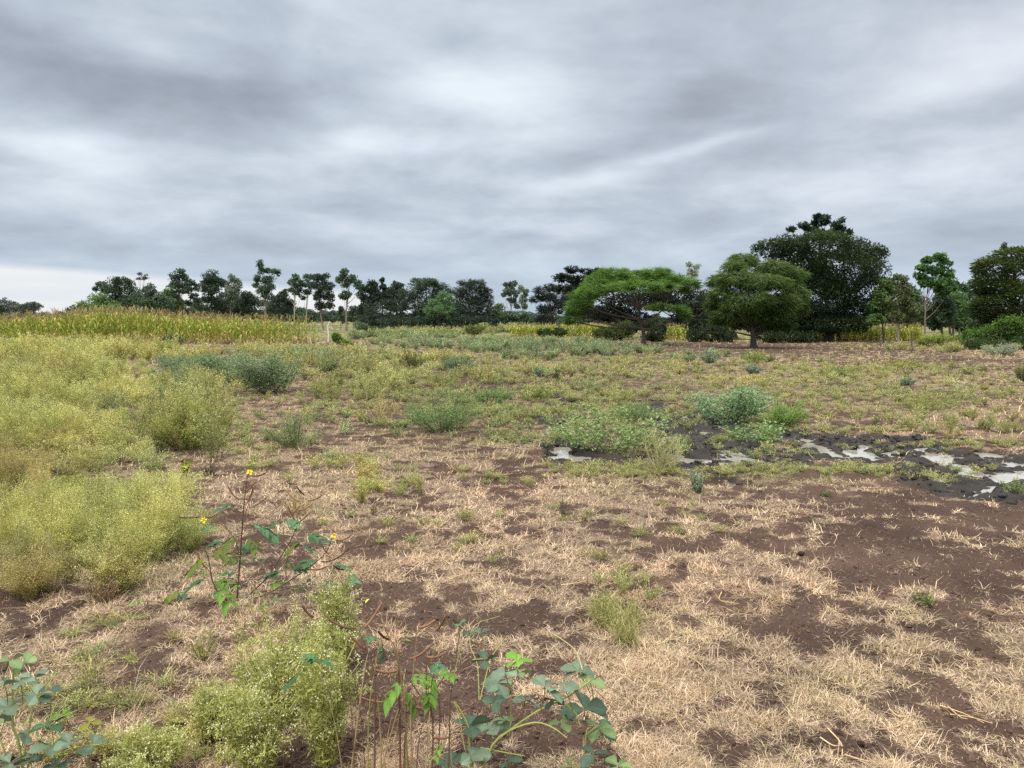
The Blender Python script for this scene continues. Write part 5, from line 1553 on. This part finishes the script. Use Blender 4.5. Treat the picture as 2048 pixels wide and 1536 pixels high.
def build_dry_pod_plant():
    d = 2.5
    root, b = plant('pod_plant', 'dry brown stemmed plant with curved pods and few bright green leaves, bottom middle', (820, 1520), 'plant', GF)
    stems(root, [
        ([(862, 1535), (866, 1441), (853, 1393), (853, 1309), (847, 1296)], .0045, STM, .05, True), ([(895, 1520), (899, 1473), (901, 1397), (910, 1331), (921, 1255), (930, 1235)], .004, STM, .1, True),
        ([(805, 1535), (812, 1430), (816, 1400)], .0035, STM, .05, True), ([(748, 1535), (750, 1441), (749, 1353), (735, 1305), (717, 1259)], .0045, STM, .05, True), ([(696, 1535), (718, 1419), (731, 1331), (738, 1300)], .0045, STMT, .05, True),
        ([(800, 1500), (798, 1353), (790, 1296), (779, 1277), (768, 1252)], .0055, PODC * .8, .1, True), ([(770, 1460), (746, 1436), (713, 1414), (641, 1344)], .003, STM, -.05), ([(750, 1520), (790, 1440), (808, 1390)], .0035, STMT, .1, True),
        ([(870, 1500), (880, 1420), (866, 1340), (872, 1290)], .0035, STM, .1, True), ([(846, 1400), (800, 1330), (784, 1290)], .003, STM, .05), ([(905, 1360), (920, 1300), (930, 1240)], .003, STMG, .1), ([(760, 1535), (776, 1470), (790, 1405)], .003, STMT, 0, True),
        ([(860, 1400), (890, 1350), (905, 1320)], .003, STM, 0), ([(778, 1535), (764, 1490), (760, 1440)], .003, STMT, 0, True), ([(690, 1535), (668, 1440), (640, 1350)], .0025, STMT, 0, True), ([(830, 1535), (838, 1480), (850, 1440), (870, 1400)], .003, STM, 0, True), ([(910, 1535), (902, 1490), (915, 1430)], .003, STMT, 0, True)], d)
    for k in range(12):
        x0 = rng.uniform(690, 915)
        x1 = x0 + rng.normal(8, 26)
        y1 = rng.uniform(1250, 1440)
        stems(root, [([(x0, 1545), (x0 * .55 + x1 * .45 + rng.normal(0, 8), 1545 * .5 + y1 * .5), (x1, y1)], rng.uniform(.002, .0042), (STM, STMT, STMG, STMT)[k % 4] * rng.uniform(.8, 1.15), rng.uniform(-.1, .35), True)], d)
    for a, e, sag, c in (((652, 1231), (713, 1256), 9, PODD), ((728, 1256), (764, 1204), 5, PODC), ((748, 1339), (797, 1340), 6, PODC), ((722, 1395), (780, 1403), 5, PODC), ((798, 1399), (848, 1417), 5, PODC), ((838, 1255), (871, 1239), 4, PODC),
                         ((818, 1318), (864, 1288), 6, PODC), ((700, 1270), (735, 1300), 4, PODC), ((872, 1262), (892, 1230), 4, PODC), ((866, 1474), (898, 1474), 3, PODC), ((756, 1262), (779, 1280), 3, PODD), ((850, 1312), (890, 1306), 6, PODC), ((604, 1210), (628, 1234), 5, PODD)):
        pod(root, a, e, sag, .0042, c, d + rng.normal(.05, .06))
    for x, y, dx, dy, R_, pr, ln, col in (
            (640, 1330, -.4, .3, .045, 3, .045, TEAL), (632, 1326, .6, .2, .04, 2, .042, TEAL * 1.1), (604, 1346, -.6, -.3, .05, 3, .035, TEAL2), (806, 1362, -.5, -.4, .06, 2, .062, LIME), (815, 1356, .6, .1, .06, 2, .055, LIME), (814, 1376, .3, -.7, .05, 2, .05, LIME * .8),
            (866, 1352, -.1, -.7, .05, 2, .05, LIME), (872, 1352, .7, .2, .05, 2, .048, LIME * .85), (866, 1330, .5, .3, .04, 2, .045, TEAL), (804, 1284, .4, .1, .02, 1, .040, LIME), (760, 1278, -.4, .2, .04, 2, .035, TEAL), (764, 1284, .1, -.6, .04, 2, .034, TEAL2),
            (742, 1196, -.2, -.1, .02, 1, .034, srgb(190, 190, 40)), (776, 1305, .3, .2, .03, 1, .03, TEAL), (884, 1484, -.2, -.3, .04, 2, .03, LIME), (850, 1382, .5, -.5, .04, 2, .045, LIME * .7)):
        compound(root, P(x, y, d + rng.normal(0, .05)), (dx, rng.normal(-.2, .3), dy), R_, pr + (1 if pr > 1 else 0), ln * .92, ln * .50, np.asarray(col) * .9)


def round_leaves(root, spots, d, stemc=STMG):
    for x, y, r, col, num in spots:
        p = P(x, y, d + rng.normal(0, .06))
        g = Geo()
        num += 1
        rr = 1.7 * r * d / F
        a0 = rng.uniform(0, 6.28)
        for k in range(num):
            a = a0 + k * 6.283 / num + rng.normal(0, .2)
            dd = np.array([math.cos(a), math.sin(a) * .9, rng.normal(.12, .2)])
            leaflet(g, p, dd, rr * rng.uniform(.95, 1.35), rr * rng.uniform(.75, .95), np.asarray(col) * rng.uniform(.85, 1.15), 'obovate', rng.uniform(.05, .3))
        e = p - np.array([rng.normal(0, .02), rng.normal(0, .02), rr * 1.6])
        tube(g, curve([e, p * .5 + e * .5 + (.003, 0, 0), p], 4), .0015, 4, stemc)
        g.obj('leaf', M_BROAD, root)


GLA, GLD, GLL = srgb(104, 122, 100), srgb(72, 92, 74), srgb(112, 134, 86)


def build_round_leaf_plants():
    d = 2.5
    root, b = plant('round_leaved_plant', 'sprawling plant with round blue green leaves on thick pale stems at the bottom middle', (960, 1525), 'plant', GF)
    G2 = srgb(150, 156, 88)
    stems(root, [
        ([(950, 1535), (985, 1490), (1018, 1462), (1070, 1425), (1120, 1401), (1141, 1390), (1180, 1362)], .006, G2, -.05, True), ([(985, 1490), (1018, 1462), (1069, 1445), (1105, 1455), (1134, 1476)], .005, G2, -.1),
        ([(942, 1535), (939, 1493), (936, 1452), (919, 1418), (908, 1402)], .005, G2, .05, True), ([(1018, 1470), (1021, 1442), (1025, 1360), (1034, 1326)], .003, G2, 0), ([(1162, 1535), (1172, 1469), (1182, 1455)], .005, G2, 0, True),
        ([(1120, 1401), (1150, 1425), (1160, 1450)], .004, G2, -.05), ([(960, 1495), (1010, 1505), (1050, 1512)], .004, G2, 0), ([(1172, 1470), (1190, 1455), (1200, 1450)], .003, G2, 0), ([(1140, 1535), (1150, 1510), (1147, 1500)], .003, G2, 0, True),
        ([(1180, 1362), (1230, 1380), (1254, 1420), (1258, 1480)], .0025, STMT, .05), ([(1190, 1380), (1220, 1410), (1250, 1470)], .002, STMT, .1), ([(1165, 1340), (1150, 1300), (1110, 1270), (1094, 1262)], .003, srgb(180, 165, 120), .2),
        ([(960, 1400), (975, 1340), (985, 1310), (1015, 1272)], .003, G2, .2), ([(930, 1500), (915, 1420), (900, 1400)], .003, G2, .05), ([(945, 1320), (985, 1316), (1020, 1320)], .003, G2, .1), ([(958, 1400), (955, 1330), (940, 1290), (950, 1250), (1000, 1232)], .0025, G2, .25)], d)
    round_leaves(root, [(994, 1366, 24, GLA, 4), (1010, 1346, 17, GLA, 3), (1034, 1322, 16, LIME, 4), (1090, 1372, 22, GLA, 3), (1128, 1374, 19, GLA, 3), (1155, 1342, 19, GLA, 4), (1180, 1362, 18, GLL, 3), (1168, 1418, 27, GLD, 4), (1124, 1446, 17, GLL, 2),
                        (1198, 1458, 20, GLL, 3), (1206, 1466, 18, GLD, 2), (939, 1452, 24, GLD, 3), (982, 1456, 26, GLA * 1.25, 3), (942, 1512, 20, GLA, 4), (1018, 1522, 14, GLD, 2), (1188, 1508, 20, GLD, 2), (1236, 1532, 17, GLL, 3), (988, 1405, 14, GLD, 3), (1050, 1402, 20, GLA * .9, 3),
                        (970, 1322, 14, GLD, 3), (938, 1266, 9, GLD, 2), (962, 1266, 11, GLD, 2), (918, 1248, 11, TEAL, 2), (900, 1528, 18, GLD, 3), (1108, 1400, 12, GLD, 3), (1040, 1345, 12, GLL, 3), (1144, 1535, 12, GLL, 3), (1010, 1440, 14, GLL, 3)], d)
    d = 2.5
    root, b = plant('round_leaved_plant', 'plant with pale round blue green leaves in the bottom left corner', (50, 1530), 'plant', GF)
    stems(root, [([(51, 1535), (36, 1480), (27, 1459), (25, 1400), (27, 1339), (26, 1322)], .006, G2, 0, True), ([(45, 1520), (60, 1450), (68, 1408), (84, 1390)], .005, G2, .05), ([(55, 1535), (80, 1480), (100, 1455)], .004, G2, 0), ([(100, 1535), (125, 1510), (160, 1494), (200, 1489)], .004, G2, -.05, True),
                 ([(60, 1330), (100, 1322), (130, 1335), (150, 1360)], .003, STMT, .1), ([(27, 1450), (10, 1445), (-10, 1440)], .004, G2, 0), ([(110, 1440), (140, 1426), (160, 1418)], .0025, G2, .05), ([(20, 1535), (5, 1490), (-20, 1470)], .005, G2, 0, True), ([(148, 1500), (170, 1515), (178, 1535)], .003, G2, 0)], d)
    round_leaves(root, [(17, 1322, 16, GLL, 3), (51, 1325, 15, GLL, 3), (70, 1356, 20, GLA, 3), (40, 1364, 15, GLA, 3), (8, 1366, 16, GLA, 3), (96, 1387, 15, GLD, 2), (72, 1390, 17, GLA, 3), (15, 1414, 19, GLA, 4), (102, 1452, 19, TEAL, 3), (54, 1469, 17, GLA, 3), (102, 1493, 21, GLA, 3),
                        (138, 1488, 18, GLA, 3), (186, 1492, 16, GLA, 3), (20, 1526, 20, GLA, 4), (60, 1520, 16, GLD, 3), (-20, 1440, 20, GLA, 4), (128, 1428, 12, LIME, 2), (180, 1446, 12, srgb(120, 120, 40), 2), (120, 1528, 18, GLD, 3)], d)


def flowering_weed(label, px, py, hw, h):
    """a fine leaved weed topped with tiny pale florets"""
    b = ground(px, py)
    k = b[1] / F
    W, H = hw * k * 1.1, h * k * 1.12
    root = thing('flowering_weed', b - (0, 0, .01), label, 'weed', 'pale flowering weeds close to the camera')
    st, fo, fl = Geo(), Geo(), Geo()
    for s in range(26):
        a, r = rng.uniform(0, 6.283), math.sqrt(rng.random())
        tip = np.array([math.cos(a) * r * W, math.sin(a) * r * W, H * (1 - .25 * r * r) * rng.uniform(.55, 1.15)])
        pts = curve([b + tip * (.2, .2, 0), b + tip * (.5, .5, .5), b + tip], 8)
        tube(st, pts, np.linspace(.0028, .0012, len(pts)), 4, srgb(150, 156, 84) * rng.uniform(.75, 1.1))
        for _ in range(7):
            i = rng.integers(2, len(pts) - 1)
            e = pts[i] + (unit(1)[0] * (1, 1, .4) + (0, 0, .55)) * rng.uniform(.05, .14) * H / .5
            cc = curve([pts[i], pts[i] * .5 + e * .5 + (0, 0, -.006), e], 4)
            tube(st, cc, .001, 3, srgb(158, 164, 92) * rng.uniform(.8, 1.1))
            m = 16
            c = cc[rng.integers(0, len(cc), m)] + unit(m) * .016
            cards(fo, c, unit(m) + (0, 0, .3), rng.uniform(.012, .030, m), rng.uniform(.003, .006, m), srgb(166, 170, 96) * rng.uniform(.8, 1.15, (m, 1)))
            m = 9
            c = e + unit(m) * .016 * (1, 1, .6) + (0, 0, .006)
            cards(fl, c, unit(m), rng.uniform(.004, .008, m), rng.uniform(.004, .007, m), srgb(226, 222, 178) * rng.uniform(.8, 1.05, (m, 1)))
        m = 60
        f = rng.random(m) ** .8
        c = pts[(f * (len(pts) - 1)).astype(int)] + unit(m) * .03
        cards(fo, c, unit(m) + (0, 0, .2), rng.uniform(.014, .035, m), rng.uniform(.003, .007, m), srgb(156, 160, 88) * rng.uniform(.75, 1.15, (m, 1)))
    st.obj('stem', M_STEM, root)
    fo.obj('foliage', M_WEED, root)
    fl.obj('florets', M_WEED, root)


def build_near_weeds():
    for lab, px, py, hw, h in (
            ('pale flowering weed between the two pod plants, nearest the yellow flower on the right', 678, 1330, 46, 170), ('pale flowering weed, largest and thickest, in front of the yellow flowered plant', 560, 1440, 92, 215),
            ('pale flowering weed standing at the bottom edge under the thickest one', 520, 1560, 90, 200), ('pale flowering weed left of the dry brown stemmed plant at the bottom edge', 650, 1530, 70, 230),
            ('pale flowering weed, small and low, at the left side of the thickest one', 440, 1470, 56, 110), ('pale flowering weed tucked below the teal leaves left of the dry stems', 640, 1400, 60, 150),
            ('pale flowering weed, lowest, on the left near the bottom corner plant', 300, 1560, 80, 90)):
        flowering_weed(lab, px, py, hw, h)
    shrub('grass_clump', 'dome of thin olive grass stems beside the thickest flowering weed', 405, 1312, 38, 62, 'fine', srgb(140, 138, 78), tips=srgb(168, 164, 104), stemc=(.30, .27, .13), density=.25, leaf=.03, cat='weed')


def build_litter():
    STW = srgb(206, 176, 132)
    for lab, lines, r in (
            ('forked pale dry stalk lying on the bare soil at the lower right', [[(1775, 1462), (1800, 1457), (1815, 1430)], [(1780, 1425), (1795, 1438), (1812, 1442)]], .005), ('bent pale dry stalk near the bottom edge at the right', [[(1655, 1465), (1682, 1490), (1684, 1518)], [(1640, 1484), (1665, 1496), (1680, 1496)]], .005),
            ('small pale hooked stalk on the soil below the middle', [[(1443, 1186), (1440, 1203), (1478, 1212)]], .005), ('long thin curved straw on the dark soil left of the grassy clump', [[(884, 1170), (920, 1155), (965, 1148)]], .005),
            ('short thick straw touching the left of the grassy clump', [[(1122, 1173), (1150, 1172), (1172, 1168)]], .006), ('bundle of pale straws at the right edge of the bare soil', [[(1880, 1415), (1930, 1432), (1968, 1452)], [(1900, 1432), (1940, 1440), (1985, 1455)], [(1895, 1420), (1920, 1440), (1935, 1446)]], .004),
            ('long pale straw beside the tuft at the bottom edge', [[(1690, 1519), (1740, 1528), (1790, 1524)]], .004), ('straight thin straw across the pale grass right of the blue green plant', [[(1345, 1430), (1370, 1465), (1392, 1498)]], .003),
            ('curved pale stalk on the pale grass below the middle', [[(1366, 1315), (1400, 1335), (1418, 1362)]], .005)):
        b = ground(*lines[0][1])
        g = Geo()
        for ln in lines:
            pts = [ground(*p) + (0, 0, rng.uniform(.006, .02)) for p in ln]
            tube(g, curve(pts, 10), np.linspace(r * .6, r * .35, len(curve(pts, 10))), 6, STW * rng.uniform(.8, 1.05), cvar=.15)
        tag(g.obj('dry_stalk', M_STEM, smooth=True, loc=b), lab, 'stalk', 'loose dry stalks on the ground')
    for lab, px, py, r in (('largest dark clod on the bare soil at the right', 1602, 1109, 11), ('small dark clod on the bare soil near the green tuft', 1782, 1141, 8), ('dark clod near the bottom edge between pale tufts', 1722, 1488, 11), ('dark clod right of the pale straws patch', 1876, 1326, 8),
                           ('dark clod on the pale grass below the sprawling shrub', 1216, 969, 6)):
        b = ground(px, py)
        k = b[1] / F * r * .6
        n1, n2 = 9, 12
        u, v = np.meshgrid(np.linspace(0, math.pi, n1), np.linspace(0, 2 * math.pi, n2, endpoint=False), indexing='ij')
        p = np.stack([np.sin(u) * np.cos(v), np.sin(u) * np.sin(v), np.cos(u) * .7], -1).reshape(-1, 3)
        w = fbm(p[:, 0] * 2 + px, p[:, 1] * 2, p[:, 2] * 2, 3, 77)
        p = p * (.6 + .9 * w)[:, None] * k + b + (0, 0, k * .3)
        q = [(i * n2 + j, (i + 1) * n2 + j, (i + 1) * n2 + (j + 1) % n2, i * n2 + (j + 1) % n2) for i in range(n1 - 1) for j in range(n2)]
        g = Geo()
        g.add(p, q=q, col=srgb(62, 48, 44))
        tag(g.obj('soil_clod', M_SOIL, loc=b), lab, 'clod', 'clods of dark soil lying on the ground')


def build_lumps():
    def lump(n1, n2, sd):
        u, v = np.meshgrid(np.linspace(0, math.pi, n1), np.linspace(0, 2 * math.pi, n2, endpoint=False), indexing='ij')
        p = np.stack([np.sin(u) * np.cos(v), np.sin(u) * np.sin(v), np.cos(u) * .62], -1).reshape(-1, 3)
        p = p * (.45 + 1.1 * fbm(p[:, 0] * 1.7 + sd, p[:, 1] * 1.7, p[:, 2] * 1.7, 3, 70 + sd))[:, None]
        q = [(i * n2 + j, (i + 1) * n2 + j, (i + 1) * n2 + (j + 1) % n2, i * n2 + (j + 1) % n2) for i in range(n1 - 1) for j in range(n2)]
        g = Geo()
        g.add(p, q=q)
        return g.arrays()
    # trampled wet clods in the mud
    x = rng.uniform(-1, 9.5, 26000)
    y = rng.uniform(5.8, 16, 26000)
    z, mud = land(x, y)
    k = (mud > .45) & (z > -.05) & (fbm(x * 1.6, y * 1.6, octv=2, seed=81) > .44) & (rng.random(len(x)) < .55)
    x, y, z = x[k], y[k], z[k]
    r = .012 + .030 * rng.random(len(x)) ** 2.2
    g = Geo()
    for i in range(5):
        m = np.arange(len(x)) % 5 == i
        n = m.sum()
        pr = lump(7, 9, i)
        pr = (pr[0], np.broadcast_to(C_MUD * .9, pr[0].shape), pr[2], pr[3])
        stamp(g, pr, np.stack([x, y, z], 1)[m], rng.uniform(0, 6.28, n), r[m], rng.uniform(.7, 1.35, (n, 1)) + np.zeros((n, 3)), 0, r[m] * rng.uniform(.6, 1.2, n))
    o = g.obj("mud_clods", M_SOIL, smooth=True)
    a = o.data.attributes.new('wet', 'FLOAT', 'POINT')
    a.data.foreach_set('value', np.full(len(o.data.vertices), .9, np.float32))
    tag(o, "trampled dark wet clods round the puddles", 'mud', kind='stuff')
    # crumbs of dry soil on the bare patches
    x, y, d = scatter(60000, 2.0, 16, .9, 44)
    straw, green, mud = cover_fields(x, y)
    k = rng.random(len(x)) < (.42 * (1 - straw) ** 1.5 + .03) * (1 - mud)
    x, y, d = x[k], y[k], d[k]
    z, _ = land(x, y)
    r = np.maximum(.0035 + .014 * rng.random(len(x)) ** 7, .0007 * d)
    g = Geo()
    for i in range(4):
        m = np.arange(len(x)) % 4 == i
        n = m.sum()
        pr = lump(5, 6, 20 + i)
        pr = (pr[0], np.broadcast_to(C_SOIL * .85, pr[0].shape), pr[2], pr[3])
        stamp(g, pr, np.stack([x, y, z + r * .2], 1)[m], rng.uniform(0, 6.28, n), r[m], rng.uniform(.6, 1.6, (n, 1)) + np.zeros((n, 3)), 0, r[m])
    tag(g.obj("soil_crumbs", M_SOIL), "crumbs of dry brown soil lying on the bare patches", 'soil', kind='stuff')


build_lumps()
build_pod_plant()
build_dry_pod_plant()
build_round_leaf_plants()
build_near_weeds()
build_litter()
